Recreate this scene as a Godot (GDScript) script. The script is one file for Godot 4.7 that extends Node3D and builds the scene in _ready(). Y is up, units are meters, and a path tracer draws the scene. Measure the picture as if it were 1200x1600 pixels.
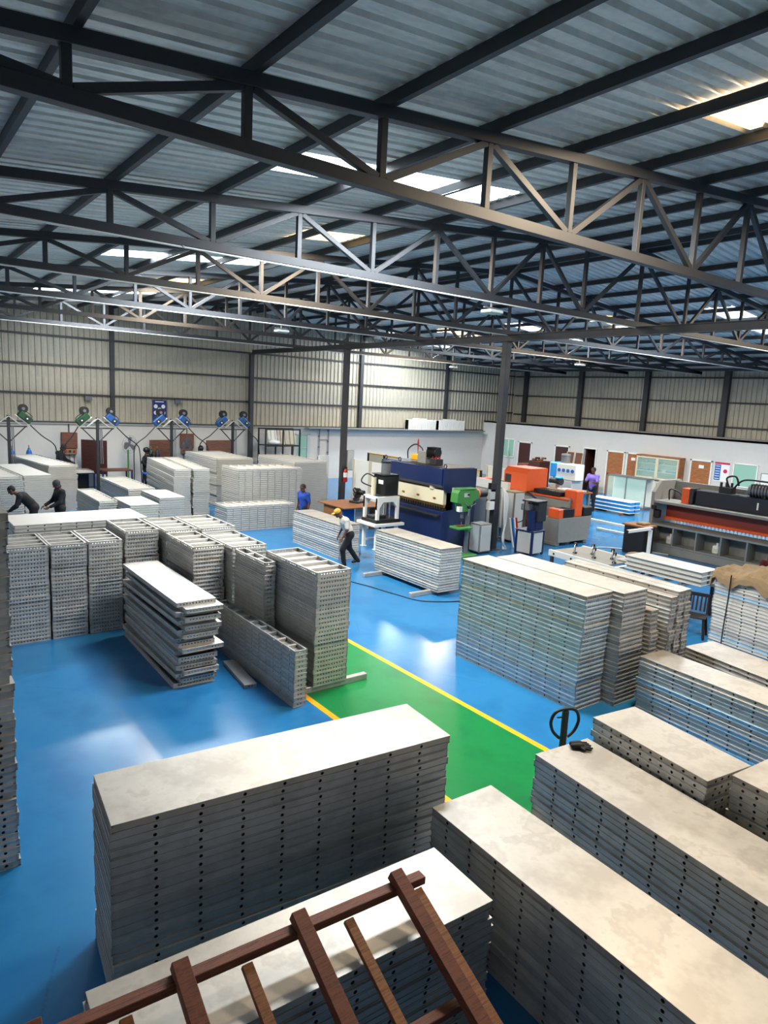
extends Node3D
# A factory hall seen from a raised platform: stacks of aluminium formwork panels on a blue epoxy floor.
# x runs along the far gable wall, z towards the viewer, y up.

const EYE := 4.6
const RIDGE := 15.95
const BACK := -33.0
const RIGHT := 35.9
const LEFT := -4.0
const FRONT := 7.0
const OFFICE := 33.1
var M := {}
var used := {}
var cache := {}
var rng := RandomNumberGenerator.new()

# ------------------------------------------------------------------ mesh builder
class MB:
	var v := PackedVector3Array()
	var n := PackedVector3Array()
	var c := PackedColorArray()
	var t := Transform3D.IDENTITY
	func tri(a: Vector3, b: Vector3, d: Vector3, na: Vector3, nb: Vector3, nd: Vector3) -> void:
		v.append(t * a); v.append(t * d); v.append(t * b)
		n.append((t.basis * na).normalized()); n.append((t.basis * nd).normalized()); n.append((t.basis * nb).normalized())
	func ftri(a: Vector3, b: Vector3, d: Vector3) -> void:
		var q := (b - a).cross(d - a).normalized()
		tri(a, b, d, q, q, q)
	func quad(a: Vector3, b: Vector3, d: Vector3, e: Vector3) -> void:
		var q := (d - a).cross(e - b).normalized()
		tri(a, b, d, q, q, q); tri(a, d, e, q, q, q)
	func quado(a: Vector3, b: Vector3, d: Vector3, e: Vector3, o: Vector3) -> void:
		if (d - a).cross(e - b).dot((a + b + d + e) / 4.0 - o) < 0.0: quad(e, d, b, a)
		else: quad(a, b, d, e)
	func bx(p: Vector3, s: Vector3, b := 0.0) -> void:
		var h := s / 2.0
		b = minf(b, minf(h.x, minf(h.y, h.z)) * 0.9)
		var P := func(x: int, y: int, z: int, k: int) -> Vector3:
			var i := h - Vector3(b, b, b)
			i[k] = h[k]
			return p + Vector3(i.x * x, i.y * y, i.z * z)
		for k in 3:
			var k1 := (k + 1) % 3
			var k2 := (k + 2) % 3
			for s0 in [-1, 1]:
				var q := []
				for w in [[-1, -1], [1, -1], [1, 1], [-1, 1]]:
					var e := [0, 0, 0]
					e[k] = s0; e[k1] = w[0]; e[k2] = w[1]
					q.append(P.call(e[0], e[1], e[2], k))
				quado(q[0], q[1], q[2], q[3], p)
				if b > 0.0:
					for s1 in [-1, 1]:
						var e := [0, 0, 0]
						e[k] = s0; e[k1] = s1; e[k2] = -1
						var f := [0, 0, 0]
						f[k] = s0; f[k1] = s1; f[k2] = 1
						quado(P.call(e[0], e[1], e[2], k), P.call(f[0], f[1], f[2], k), P.call(f[0], f[1], f[2], k1), P.call(e[0], e[1], e[2], k1), p)
		if b > 0.0:
			for x in [-1, 1]:
				for y in [-1, 1]:
					for z in [-1, 1]:
						var a: Vector3 = P.call(x, y, z, 0)
						var d: Vector3 = P.call(x, y, z, 1)
						var e: Vector3 = P.call(x, y, z, 2)
						if (d - a).cross(e - a).dot(a - p) < 0.0: ftri(a, e, d)
						else: ftri(a, d, e)
	func lohi(x0: float, y0: float, z0: float, x1: float, y1: float, z1: float, b := 0.0) -> void:
		bx(Vector3(x0 + x1, y0 + y1, z0 + z1) / 2.0, Vector3(absf(x1 - x0), absf(y1 - y0), absf(z1 - z0)), b)
	func bar(a: Vector3, b: Vector3, w: float, h: float, bev := 0.0, up := Vector3.UP) -> void:
		var d := b - a
		var z := d.normalized()
		var u := up if absf(z.dot(up)) < 0.99 else Vector3.RIGHT
		var x := u.cross(z).normalized()
		var y := z.cross(x)
		var keep := t
		t = t * Transform3D(Basis(x, y, z), (a + b) / 2.0)
		bx(Vector3.ZERO, Vector3(w, h, d.length()), bev)
		t = keep
	func cyl(a: Vector3, b: Vector3, r0: float, r1 := -1.0, seg := 12, caps := true) -> void:
		if r1 < 0.0: r1 = r0
		var z := (b - a).normalized()
		var x := (Vector3.UP if absf(z.y) < 0.95 else Vector3.RIGHT).cross(z).normalized()
		var y := z.cross(x)
		for i in seg:
			var t0 := TAU * i / seg
			var t1 := TAU * (i + 1) / seg
			var n0 := x * cos(t0) + y * sin(t0)
			var n1 := x * cos(t1) + y * sin(t1)
			tri(a + n0 * r0, a + n1 * r0, b + n1 * r1, n0, n1, n1)
			tri(a + n0 * r0, b + n1 * r1, b + n0 * r1, n0, n1, n0)
			if caps:
				tri(a, a + n1 * r0, a + n0 * r0, -z, -z, -z)
				tri(b, b + n0 * r1, b + n1 * r1, z, z, z)
	func tube(p: PackedVector3Array, r: float, seg := 8, shut := false) -> void:
		var m := p.size()
		var x := Vector3.ZERO
		var rings := []
		for i in m:
			var z: Vector3
			if shut: z = (p[(i + 1) % m] - p[(i + m - 1) % m]).normalized()
			else: z = (p[mini(i + 1, m - 1)] - p[maxi(i - 1, 0)]).normalized()
			if i == 0: x = (Vector3.UP if absf(z.y) < 0.9 else Vector3.RIGHT).cross(z).normalized()
			x = (x - z * x.dot(z)).normalized()
			var y := z.cross(x)
			var ring := []
			for k in seg: ring.append(x * cos(TAU * k / seg) + y * sin(TAU * k / seg))
			rings.append(ring)
		for i in (m if shut else m - 1):
			var j := (i + 1) % m
			for k in seg:
				var l := (k + 1) % seg
				var a: Vector3 = rings[i][k]; var b: Vector3 = rings[i][l]; var d: Vector3 = rings[j][l]; var e: Vector3 = rings[j][k]
				tri(p[i] + a * r, p[i] + b * r, p[j] + d * r, a, b, d)
				tri(p[i] + a * r, p[j] + d * r, p[j] + e * r, a, d, e)
		if not shut:
			for k in seg:
				var l := (k + 1) % seg
				ftri(p[0], p[0] + rings[0][l] * r, p[0] + rings[0][k] * r)
				ftri(p[m - 1], p[m - 1] + rings[m - 1][k] * r, p[m - 1] + rings[m - 1][l] * r)
	func lathe(o: Vector3, prof: Array, seg := 16) -> void:
		for i in prof.size() - 1:
			var p: Vector2 = prof[i]; var q: Vector2 = prof[i + 1]
			var s := (q - p).normalized()
			for k in seg:
				var t0 := TAU * k / seg
				var t1 := TAU * (k + 1) / seg
				var d0 := Vector3(cos(t0), 0, sin(t0)); var d1 := Vector3(cos(t1), 0, sin(t1))
				var n0 := d0 * s.y - Vector3.UP * s.x; var n1 := d1 * s.y - Vector3.UP * s.x
				var a := o + d0 * p.x + Vector3.UP * p.y; var b := o + d0 * q.x + Vector3.UP * q.y
				var e := o + d1 * q.x + Vector3.UP * q.y; var f := o + d1 * p.x + Vector3.UP * p.y
				tri(a, b, e, n0, n0, n1); tri(a, e, f, n0, n1, n1)
	func prism(poly: PackedVector2Array, z0: float, z1: float) -> void:
		# polygon in x, y drawn out along z
		var idx := Geometry2D.triangulate_polygon(poly)
		var cw := Geometry2D.is_polygon_clockwise(poly)
		for i in range(0, idx.size(), 3):
			var a := poly[idx[i]]; var b := poly[idx[i + 1]]; var d := poly[idx[i + 2]]
			if (b - a).cross(d - a) < 0.0:
				var w := b
				b = d; d = w
			ftri(Vector3(a.x, a.y, z1), Vector3(b.x, b.y, z1), Vector3(d.x, d.y, z1))
			ftri(Vector3(a.x, a.y, z0), Vector3(d.x, d.y, z0), Vector3(b.x, b.y, z0))
		var m := poly.size()
		var sign := 0.0
		for i in m: sign += poly[i].cross(poly[(i + 1) % m])
		for i in m:
			var a := poly[i]; var b := poly[(i + 1) % m]
			if sign < 0.0:
				var w := a
				a = b; b = w
			quad(Vector3(a.x, a.y, z0), Vector3(b.x, b.y, z0), Vector3(b.x, b.y, z1), Vector3(a.x, a.y, z1))
	func ball(o: Vector3, r: Vector3, seg := 14, rings := 8) -> void:
		for i in rings:
			var u0 := PI * i / rings - PI / 2
			var u1 := PI * (i + 1) / rings - PI / 2
			for k in seg:
				var t0 := TAU * k / seg
				var t1 := TAU * (k + 1) / seg
				var a := Vector3(cos(u0) * cos(t0), sin(u0), cos(u0) * sin(t0)); var b := Vector3(cos(u1) * cos(t0), sin(u1), cos(u1) * sin(t0))
				var d := Vector3(cos(u1) * cos(t1), sin(u1), cos(u1) * sin(t1)); var e := Vector3(cos(u0) * cos(t1), sin(u0), cos(u0) * sin(t1))
				tri(o + a * r, o + b * r, o + d * r, a / r, b / r, d / r); tri(o + a * r, o + d * r, o + e * r, a / r, d / r, e / r)
	func mesh() -> ArrayMesh:
		var a := []
		a.resize(Mesh.ARRAY_MAX)
		a[Mesh.ARRAY_VERTEX] = v
		a[Mesh.ARRAY_NORMAL] = n
		if c.size() == v.size() and c.size() > 0: a[Mesh.ARRAY_COLOR] = c
		var m := ArrayMesh.new()
		m.add_surface_from_arrays(Mesh.PRIMITIVE_TRIANGLES, a)
		return m

# ------------------------------------------------------------------ nodes
func numbered(called: String) -> String:
	used[called] = used.get(called, 0) + 1
	return called if used[called] == 1 else "%s_%03d" % [called, used[called] - 1]

func thing(called: String, label: String, category: String, at := Vector3.ZERO, turn := 0.0, group := "") -> Node3D:
	var o := Node3D.new()
	o.name = numbered(called)
	add_child(o)
	o.position = at
	o.rotation_degrees.y = turn
	o.set_meta("label", label)
	o.set_meta("category", category)
	if group: o.set_meta("group", group)
	return o

func setting(called: String, label := "") -> Node3D:
	var o := Node3D.new()
	o.name = called
	add_child(o)
	o.set_meta("kind", "structure")
	if label: o.set_meta("label", label)
	return o

func put(parent: Node, called: String, m: Mesh, mat: Material, tr := Transform3D.IDENTITY) -> MeshInstance3D:
	var o := MeshInstance3D.new()
	o.name = called
	o.mesh = m
	o.material_override = mat
	o.transform = tr
	o.cast_shadow = GeometryInstance3D.SHADOW_CASTING_SETTING_ON
	parent.add_child(o, true)
	return o

func add(parent: Node, called: String, b: MB, mat: Material) -> MeshInstance3D:
	return put(parent, called, b.mesh(), mat)

func pbox(parent: Node, called: String, p: Vector3, s: Vector3, mat: Material, bev := 0.006) -> MeshInstance3D:
	var b := MB.new()
	b.bx(p, s, bev)
	return add(parent, called, b, mat)

func pcyl(parent: Node, called: String, a: Vector3, e: Vector3, r: float, mat: Material, r1 := -1.0, seg := 14) -> MeshInstance3D:
	var b := MB.new()
	b.cyl(a, e, r, r1, seg)
	return add(parent, called, b, mat)

func pbar(parent: Node, called: String, a: Vector3, e: Vector3, w: float, h: float, mat: Material, bev := 0.003) -> MeshInstance3D:
	var b := MB.new()
	b.bar(a, e, w, h, bev)
	return add(parent, called, b, mat)

func ptube(parent: Node, called: String, pts: Array, r: float, mat: Material, smooth := 6) -> MeshInstance3D:
	var b := MB.new()
	b.tube(curve(pts, smooth), r, 7)
	return add(parent, called, b, mat)

func curve(pts: Array, k := 6) -> PackedVector3Array:
	var r := PackedVector3Array()
	var m := pts.size()
	for i in m - 1:
		var p0: Vector3 = pts[maxi(i - 1, 0)]; var p1: Vector3 = pts[i]; var p2: Vector3 = pts[i + 1]; var p3: Vector3 = pts[mini(i + 2, m - 1)]
		for j in k: r.append(p1.cubic_interpolate(p2, p0, p3, float(j) / k))
	r.append(pts[m - 1])
	return r

# ------------------------------------------------------------------ textures and materials
func noise_img(size: int, freq: float, seed_: int, oct := 4, stretch := Vector2.ONE, kind := FastNoiseLite.TYPE_SIMPLEX_SMOOTH) -> Image:
	var f := FastNoiseLite.new()
	f.noise_type = kind
	f.frequency = freq
	f.seed = seed_
	f.fractal_octaves = oct
	var im := f.get_seamless_image(int(size * stretch.x), int(size * stretch.y))
	im.resize(size, size, Image.INTERPOLATE_BILINEAR)
	return im

func blend(a: Image, b: Image, stops: Array, wb := 0.5) -> ImageTexture:
	# grey noise a and b mixed, then looked up in a row of colours
	var s := a.get_width()
	var out := Image.create(s, s, true, Image.FORMAT_RGB8)
	var g := Gradient.new()
	g.offsets = PackedFloat32Array(stops.map(func(x): return x[0]))
	g.colors = PackedColorArray(stops.map(func(x): return x[1]))
	for y in s:
		for x in s:
			out.set_pixel(x, y, g.sample(a.get_pixel(x, y).r * (1.0 - wb) + b.get_pixel(x, y).r * wb))
	out.generate_mipmaps()
	return ImageTexture.create_from_image(out)

func mt(called: String, col: Color, rough := 0.6, metal := 0.0) -> StandardMaterial3D:
	var m := StandardMaterial3D.new()
	m.albedo_color = col
	m.roughness = rough
	m.metallic = metal
	m.resource_name = called
	M[called] = m
	return m

func tex(m: StandardMaterial3D, t: Texture2D, scale: float, world := true) -> StandardMaterial3D:
	m.albedo_texture = t
	m.uv1_triplanar = true
	m.uv1_world_triplanar = world
	m.uv1_scale = Vector3.ONE * scale
	return m

func g(x: float) -> Color: return Color(x, x, x)

func make_materials() -> void:
	var n1 := noise_img(512, 0.008, 3, 5)
	var n2 := noise_img(512, 0.05, 9, 3)
	var streak := noise_img(512, 0.012, 21, 4, Vector2(0.2, 2.0))
	var grain := noise_img(512, 0.02, 33, 4, Vector2(0.12, 3.0))
	var alu := blend(n1, n2, [[0.2, Color(0.90, 0.885, 0.86)], [0.45, Color(0.965, 0.955, 0.94)], [0.6, Color(0.99, 0.985, 0.975)], [0.8, Color(0.92, 0.91, 0.89)]], 0.15)
	var swirl := noise_img(512, 0.006, 51, 6)
	var alu_top := blend(swirl, n2, [[0.2, Color(0.90, 0.885, 0.865)], [0.42, Color(0.97, 0.96, 0.945)], [0.55, Color(1, 0.99, 0.975)], [0.66, Color(0.92, 0.905, 0.885)], [0.78, Color(0.97, 0.955, 0.935)]], 0.2)
	var paint := blend(n1, n2, [[0.2, g(0.95)], [0.5, g(1.0)], [0.8, g(0.965)]], 0.4)
	var soft := blend(n1, n2, [[0.2, g(0.98)], [0.5, g(1.0)], [0.8, g(0.985)]], 0.4)
	var fall := noise_img(512, 0.012, 27, 4, Vector2(2.0, 0.2))
	var galv_up := blend(fall, n2, [[0.2, g(0.9)], [0.5, g(1.0)], [0.8, g(0.93)]], 0.2)
	var galv := blend(streak, n2, [[0.2, g(0.82)], [0.5, g(1.0)], [0.8, g(0.88)]], 0.25)
	var wood := blend(grain, n2, [[0.2, Color(0.62, 0.55, 0.5)], [0.45, Color(0.95, 0.92, 0.9)], [0.6, Color(1, 1, 1)], [0.8, Color(0.72, 0.66, 0.62)]], 0.2)
	var floor_t := blend(n1, n2, [[0.2, Color(0.86, 0.9, 0.93)], [0.5, Color(1, 1, 1)], [0.66, Color(0.96, 0.98, 1)], [0.8, Color(0.9, 0.93, 0.97)]], 0.2)
	var fim := floor_t.get_image()
	var frng := RandomNumberGenerator.new()
	frng.seed = 77
	for k in 46:
		var fp := Vector2(frng.randf() * 512, frng.randf() * 512)
		var fd := Vector2.from_angle(frng.randf() * TAU)
		for j in int(frng.randf_range(8, 70)):
			fp += fd
			fd = fd.rotated(frng.randf_range(-0.04, 0.04))
			var fx := posmod(int(fp.x), 512)
			var fy := posmod(int(fp.y), 512)
			fim.set_pixel(fx, fy, fim.get_pixel(fx, fy).lerp(Color(1, 1, 1), 0.5) * 1.0 if k % 3 else fim.get_pixel(fx, fy) * 0.9)
	fim.generate_mipmaps()
	floor_t = ImageTexture.create_from_image(fim)
	for a in [["alu_a", Color(0.74, 0.74, 0.735)], ["alu_b", Color(0.69, 0.695, 0.70)], ["alu_c", Color(0.78, 0.775, 0.76)], ["alu_cool", Color(0.74, 0.79, 0.83)], ["alu_film", Color(0.62, 0.75, 0.84)], ["alu_white", Color(0.76, 0.755, 0.735)]]:
		tex(mt(a[0], a[1], 0.40, 0.15 if a[0] == "alu_white" or a[0] == "alu_film" else 0.35), alu, 0.55)
	tex(M.alu_white, soft, 0.5)
	tex(mt("alu_top", Color(0.70, 0.685, 0.66), 0.46, 0.4), alu_top, 0.45)
	tex(mt("floor_blue", Color(0.15, 0.44, 0.64), 0.22), floor_t, 0.12)
	tex(mt("floor_green", Color(0.05, 0.47, 0.23), 0.3), floor_t, 0.2)
	tex(mt("line_yellow", Color(0.93, 0.66, 0.06), 0.4), paint, 0.5)
	tex(mt("concrete", Color(0.5, 0.49, 0.47), 0.9), paint, 0.2)
	tex(mt("plaster", Color(0.77, 0.76, 0.74), 0.8), soft, 0.15)
	tex(mt("plaster_dull", Color(0.74, 0.72, 0.69), 0.85), paint, 0.15)
	tex(mt("cladding", Color(0.70, 0.675, 0.61), 0.5, 0.1), galv_up, 0.3)
	tex(mt("roof_sheet", Color(0.88, 0.87, 0.84), 0.42, 0.15), galv, 0.25)
	tex(mt("steel", Color(0.21, 0.212, 0.225), 0.5, 0.1), paint, 0.6)
	tex(mt("steel_light", Color(0.42, 0.43, 0.45), 0.5, 0.3), paint, 0.6)
	tex(mt("timber", Color(0.43, 0.225, 0.125), 0.7), wood, 2.0, false)
	tex(mt("timber_pale", Color(0.55, 0.36, 0.20), 0.7), wood, 2.0, false)
	tex(mt("teak", Color(0.66, 0.43, 0.25), 0.5), wood, 1.2, false)
	tex(mt("mahogany", Color(0.27, 0.13, 0.10), 0.5), wood, 1.2, false)
	tex(mt("board", Color(0.45, 0.29, 0.22), 0.7), wood, 0.8, false)
	mt("white", Color(0.86, 0.86, 0.84), 0.5)
	mt("cream", Color(0.80, 0.77, 0.66), 0.5)
	mt("black", Color(0.03, 0.03, 0.035), 0.5)
	mt("rubber", Color(0.05, 0.05, 0.055), 0.75)
	tex(mt("press_blue", Color(0.05, 0.125, 0.30), 0.4), paint, 0.5)
	mt("feeder_blue", Color(0.08, 0.28, 0.50), 0.45)
	mt("bright_blue", Color(0.05, 0.36, 0.66), 0.45)
	mt("sky_blue", Color(0.16, 0.55, 0.83), 0.45)
	mt("drill_green", Color(0.23, 0.49, 0.22), 0.45)
	mt("dark_green", Color(0.06, 0.25, 0.12), 0.5)
	tex(mt("orange", Color(0.84, 0.33, 0.11), 0.45), paint, 0.6)
	mt("deep_orange", Color(0.45, 0.13, 0.04), 0.5)
	tex(mt("machine_grey", Color(0.50, 0.50, 0.48), 0.55), paint, 0.5)
	mt("pale_grey", Color(0.70, 0.71, 0.70), 0.5)
	mt("dark_grey", Color(0.12, 0.125, 0.14), 0.5)
	mt("navy", Color(0.035, 0.06, 0.12), 0.5)
	mt("red", Color(0.65, 0.05, 0.05), 0.4)
	mt("yellow", Color(0.85, 0.62, 0.06), 0.5)
	mt("chrome", Color(0.75, 0.75, 0.76), 0.25, 0.9)
	mt("brass", Color(0.7, 0.5, 0.2), 0.35, 0.8)
	tex(mt("cloth_tan", Color(0.52, 0.44, 0.33), 0.95), paint, 1.0)
	mt("paper", Color(0.88, 0.88, 0.86), 0.7)
	mt("poster_blue", Color(0.06, 0.14, 0.42), 0.6)
	mt("poster_pink", Color(0.75, 0.10, 0.30), 0.6)
	var gl := mt("glass", Color(0.75, 0.9, 0.85, 0.25), 0.05)
	gl.transparency = BaseMaterial3D.TRANSPARENCY_ALPHA
	var fg := mt("frosted", Color(0.55, 0.72, 0.64), 0.3)
	fg.metallic_specular = 0.6
	var sk := mt("skylight_clear", Color(0.9, 0.93, 0.95), 0.6)
	sk.emission_enabled = true
	sk.emission = Color(0.93, 0.97, 1.0)
	sk.emission_energy_multiplier = 4.0
	var sy := mt("skylight_aged", Color(0.9, 0.7, 0.35), 0.6)
	sy.emission_enabled = true
	sy.emission = Color(1.0, 0.85, 0.60)
	sy.emission_energy_multiplier = 2.8

# ------------------------------------------------------------------ light and camera
const SKYLIGHTS := [
	[4.6, 9.05, -9.0, 0], [4.6, 9.05, -18.0, 0], [4.6, 9.05, -27.0, 0],
	[7.65, 9.05, -4.3, 1], [7.65, 9.05, -13.6, 1], [7.65, 9.05, -22.7, 1],
	[22.8, 27.3, -12.3, 0], [22.8, 27.3, -21.4, 0], [22.8, 27.3, -30.5, 0], [22.8, 27.3, -3.2, 0],
	[22.8, 24.3, -7.8, 1], [22.8, 24.3, -16.9, 1], [22.8, 24.3, -26.0, 1]]

func roof_y(x: float) -> float: return 8.78 - 0.09 * absf(x - RIDGE)

func make_light() -> void:
	var cam := Camera3D.new()
	cam.name = "camera"
	cam.position = Vector3(0, EYE, 0)
	cam.basis = Basis.from_euler(Vector3(-0.16275295, -0.6495869, 0.0506970))
	cam.fov = rad_to_deg(2.0 * atan(800.0 / 1067.759))
	cam.near = 0.05
	cam.far = 300.0
	cam.current = true
	add_child(cam)
	var e := Environment.new()
	e.background_mode = Environment.BG_SKY
	var sky := Sky.new()
	var sm := ProceduralSkyMaterial.new()
	sm.sky_top_color = Color(0.72, 0.80, 0.92)
	sm.sky_horizon_color = Color(0.90, 0.92, 0.94)
	sm.ground_bottom_color = Color(0.45, 0.43, 0.4)
	sm.ground_horizon_color = Color(0.75, 0.75, 0.74)
	sm.sky_energy_multiplier = 1.9
	sm.ground_energy_multiplier = 1.2
	sky.sky_material = sm
	e.sky = sky
	e.tonemap_mode = Environment.TONE_MAPPER_LINEAR
	e.tonemap_exposure = 1.12
	e.sdfgi_enabled = true
	e.ssao_enabled = true
	e.ssil_enabled = true
	var w := WorldEnvironment.new()
	w.name = "world"
	w.environment = e
	add_child(w)
	for s in SKYLIGHTS:
		var l := AreaLight3D.new()
		l.name = numbered("skylight_daylight")
		var xm: float = (s[0] + s[1]) / 2.0
		l.area_size = Vector2(s[1] - s[0], 1.0)
		l.area_normalize_energy = false
		l.light_color = Color(0.93, 0.97, 1.0) if s[3] == 0 else Color(1.0, 0.915, 0.79)
		l.light_energy = 26.0 if s[3] == 0 else 44.0
		l.shadow_enabled = true
		l.area_range = 60.0
		l.position = Vector3(xm, roof_y(xm) - 0.06, s[2])
		l.rotation = Vector3(-PI / 2, 0, 0)
		add_child(l)

# ------------------------------------------------------------------ shell
const NODES := [-3.2, -1.68, -0.14, 1.4, 2.94, 4.48, 6.02, 7.56, 9.1, 10.64, 12.18, 13.72, 15.95, 18.18, 19.72, 21.26, 22.8, 24.34, 25.88, 27.42, 28.96, 30.5, 32.04, 33.58, 35.1]
const TRUSS_Z := [2.65, -1.8, -6.25, -10.7, -15.15, -19.6, -24.05, -28.5]

func wave(z: float) -> float:
	# depth of the trapezoidal rib at a distance along the sheet
	var p := fposmod(z, 0.25)
	if p < 0.15: return 0.0
	if p < 0.175: return (p - 0.15) / 0.025
	if p < 0.225: return 1.0
	return (0.25 - p) / 0.025

func rib_stops(a: float, b: float) -> Array:
	var r := [a]
	var k := int(floor(a / 0.25))
	while k * 0.25 < b:
		for o in [0.0, 0.15, 0.175, 0.225]:
			var s: float = k * 0.25 + o
			if s > a + 0.001 and s < b - 0.001: r.append(s)
		k += 1
	r.append(b)
	return r

func roof_strip(b: MB, x0: float, x1: float, z0: float, z1: float) -> void:
	var zs := rib_stops(z0, z1)
	for i in zs.size() - 1:
		var a: float = zs[i]; var d: float = zs[i + 1]
		var ya := wave(a) * 0.05; var yd := wave(d) * 0.05
		if a == z0 and false: ya = 0.0
		b.quad(Vector3(x0, roof_y(x0) + ya, a), Vector3(x1, roof_y(x1) + ya, a), Vector3(x1, roof_y(x1) + yd, d), Vector3(x0, roof_y(x0) + yd, d))

func clad(b: MB, along_x: bool, at: float, inward: float, a: float, d: float, y0: float, top: Callable) -> void:
	var st := rib_stops(a, d)
	for i in st.size() - 1:
		var s: float = st[i]; var e: float = st[i + 1]
		var ws := at + wave(s) * 0.05 * inward; var we := at + wave(e) * 0.05 * inward
		var p := [Vector3(s, y0, ws), Vector3(e, y0, we), Vector3(e, top.call(e), we), Vector3(s, top.call(s), ws)]
		if not along_x: p = p.map(func(q): return Vector3(q.z, q.y, q.x))
		b.quad(p[0], p[1], p[2], p[3])

func make_shell() -> void:
	# floor
	var f := setting("floor", "blue epoxy factory floor with a green walkway between yellow lines")
	pbox(f, "slab", Vector3((LEFT + RIGHT) / 2, -0.1, (BACK + FRONT) / 2), Vector3(RIGHT - LEFT, 0.2, FRONT - BACK), M.floor_blue, 0.0)
	pbox(f, "walkway", Vector3(6.17, 0.001, -6.5), Vector3(1.86, 0.003, 27.0), M.floor_green, 0.0)
	pbox(f, "painted_line", Vector3(5.19, 0.0015, -6.5), Vector3(0.1, 0.004, 27.0), M.line_yellow, 0.0)
	pbox(f, "painted_line", Vector3(7.15, 0.0015, -6.5), Vector3(0.1, 0.004, 27.0), M.line_yellow, 0.0)
	var gr := setting("ground", "concrete yard outside the hall")
	pbox(gr, "yard", Vector3(16, -0.3, -13), Vector3(140, 0.2, 140), M.concrete, 0.0)
	# roof
	var c := setting("ceiling", "ribbed metal roof with daylight sheets over dark steel purlins")
	var zb := [FRONT + 0.4, 2.65, -1.8, -6.25, -10.7, -15.15, -19.6, -24.05, -28.5, BACK - 0.5]
	for side in 2:
		var xa: float = LEFT - 0.4 if side == 0 else RIDGE
		var xb: float = RIDGE if side == 0 else RIGHT + 0.4
		for k in zb.size() - 1:
			var z1: float = zb[k]; var z0: float = zb[k + 1]
			var b := MB.new()
			var cuts := []
			for s in SKYLIGHTS:
				if s[0] >= xa - 0.1 and s[1] <= xb + 0.1 and s[2] + 0.5 > z0 and s[2] - 0.5 < z1: cuts.append(s)
			var edges := [z0, z1]
			for s in cuts:
				edges.append(clampf(s[2] - 0.5, z0, z1)); edges.append(clampf(s[2] + 0.5, z0, z1))
			edges.sort()
			for i in edges.size() - 1:
				if edges[i + 1] - edges[i] < 0.01: continue
				var mid: float = (edges[i] + edges[i + 1]) / 2
				var x := xa
				for s in cuts:
					if absf(mid - s[2]) < 0.5:
						roof_strip(b, x, s[0], edges[i], edges[i + 1]); x = s[1]
				roof_strip(b, x, xb, edges[i], edges[i + 1])
			add(c, "roof_sheet", b, M.roof_sheet)
	for s in SKYLIGHTS:
		var b := MB.new()
		roof_strip(b, s[0], s[1], s[2] - 0.5, s[2] + 0.5)
		var o := add(c, "skylight_window", b, M.skylight_clear if s[3] == 0 else M.skylight_aged)
		o.set_meta("label", "white translucent daylight sheet" if s[3] == 0 else "yellowed translucent daylight sheet")
	for x in NODES:
		if absf(x - RIDGE) < 0.1: continue
		var b := MB.new()
		b.bx(Vector3(x + 0.08, roof_y(x + 0.08) - 0.075, (FRONT + BACK) / 2), Vector3(0.07, 0.13, FRONT - BACK - 0.2), 0.0)
		add(c, "purlin", b, M.steel)
	for s in [-0.25, 0.25]:
		pbox(c, "purlin", Vector3(RIDGE + s, roof_y(RIDGE + s) - 0.075, (FRONT + BACK) / 2), Vector3(0.07, 0.13, FRONT - BACK - 0.2), M.steel, 0.0)
	# far gable wall
	var w := setting("wall_back", "ribbed beige cladding over a white masonry base")
	pbox(w, "masonry_base", Vector3((LEFT + RIGHT) / 2, 1.42, BACK - 0.1), Vector3(RIGHT - LEFT, 2.84, 0.2), M.plaster, 0.0)
	for x0 in [LEFT, 15.9]:
		var b := MB.new()
		clad(b, true, BACK - 0.14, 1.0, x0 - (0.3 if x0 == LEFT else 0.0), 15.9 if x0 == LEFT else RIGHT + 0.3, 2.84, func(q): return roof_y(q) + 0.06)
		add(w, "cladding_sheet", b, M.cladding)
	for x in [2.3, 9.07, 22.95, 29.6]:
		pbox(w, "steel_post", Vector3(x, (2.84 + roof_y(x)) / 2, BACK - 0.02), Vector3(0.2, roof_y(x) - 2.86, 0.16), M.steel)
	for y in [2.9, 4.14, 5.38, 6.62]:
		pbox(w, "girt", Vector3((LEFT + RIGHT) / 2, y, BACK - 0.065), Vector3(RIGHT - LEFT - 0.1, 0.08, 0.07), M.steel, 0.0)
	pbox(w, "ledge", Vector3((LEFT + RIGHT) / 2, 2.85, BACK + 0.03), Vector3(RIGHT - LEFT - 0.1, 0.03, 0.14), M.pale_grey, 0.0)
	# right wall
	w = setting("wall_right", "ribbed metal cladding above the offices")
	var b2 := MB.new()
	clad(b2, false, RIGHT, -1.0, BACK - 0.2, FRONT + 0.2, 0.0, func(_z): return roof_y(RIGHT) + 0.05)
	add(w, "cladding_sheet", b2, M.cladding)
	for z in [-31.9, -27.4, -22.85, -18.25, -13.7, -9.1, -4.6, 0.0, 4.5]:
		pbox(w, "steel_post", Vector3(RIGHT - 0.15, roof_y(RIGHT) / 2, z), Vector3(0.22, roof_y(RIGHT) - 0.05, 0.3), M.steel)
	for y in [4.08, 5.33, 6.6]:
		pbox(w, "girt", Vector3(RIGHT - 0.08, y, (BACK + FRONT) / 2), Vector3(0.08, 0.08, FRONT - BACK - 0.2), M.steel, 0.0)
	# left wall and front wall, behind the viewer, with shutter openings to the yard
	w = setting("wall_left", "masonry wall with a row of tall window openings")
	pbox(w, "masonry", Vector3(LEFT - 0.1, 1.0, (BACK + FRONT) / 2), Vector3(0.2, 2.0, FRONT - BACK + 0.4), M.plaster, 0.0)
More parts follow.
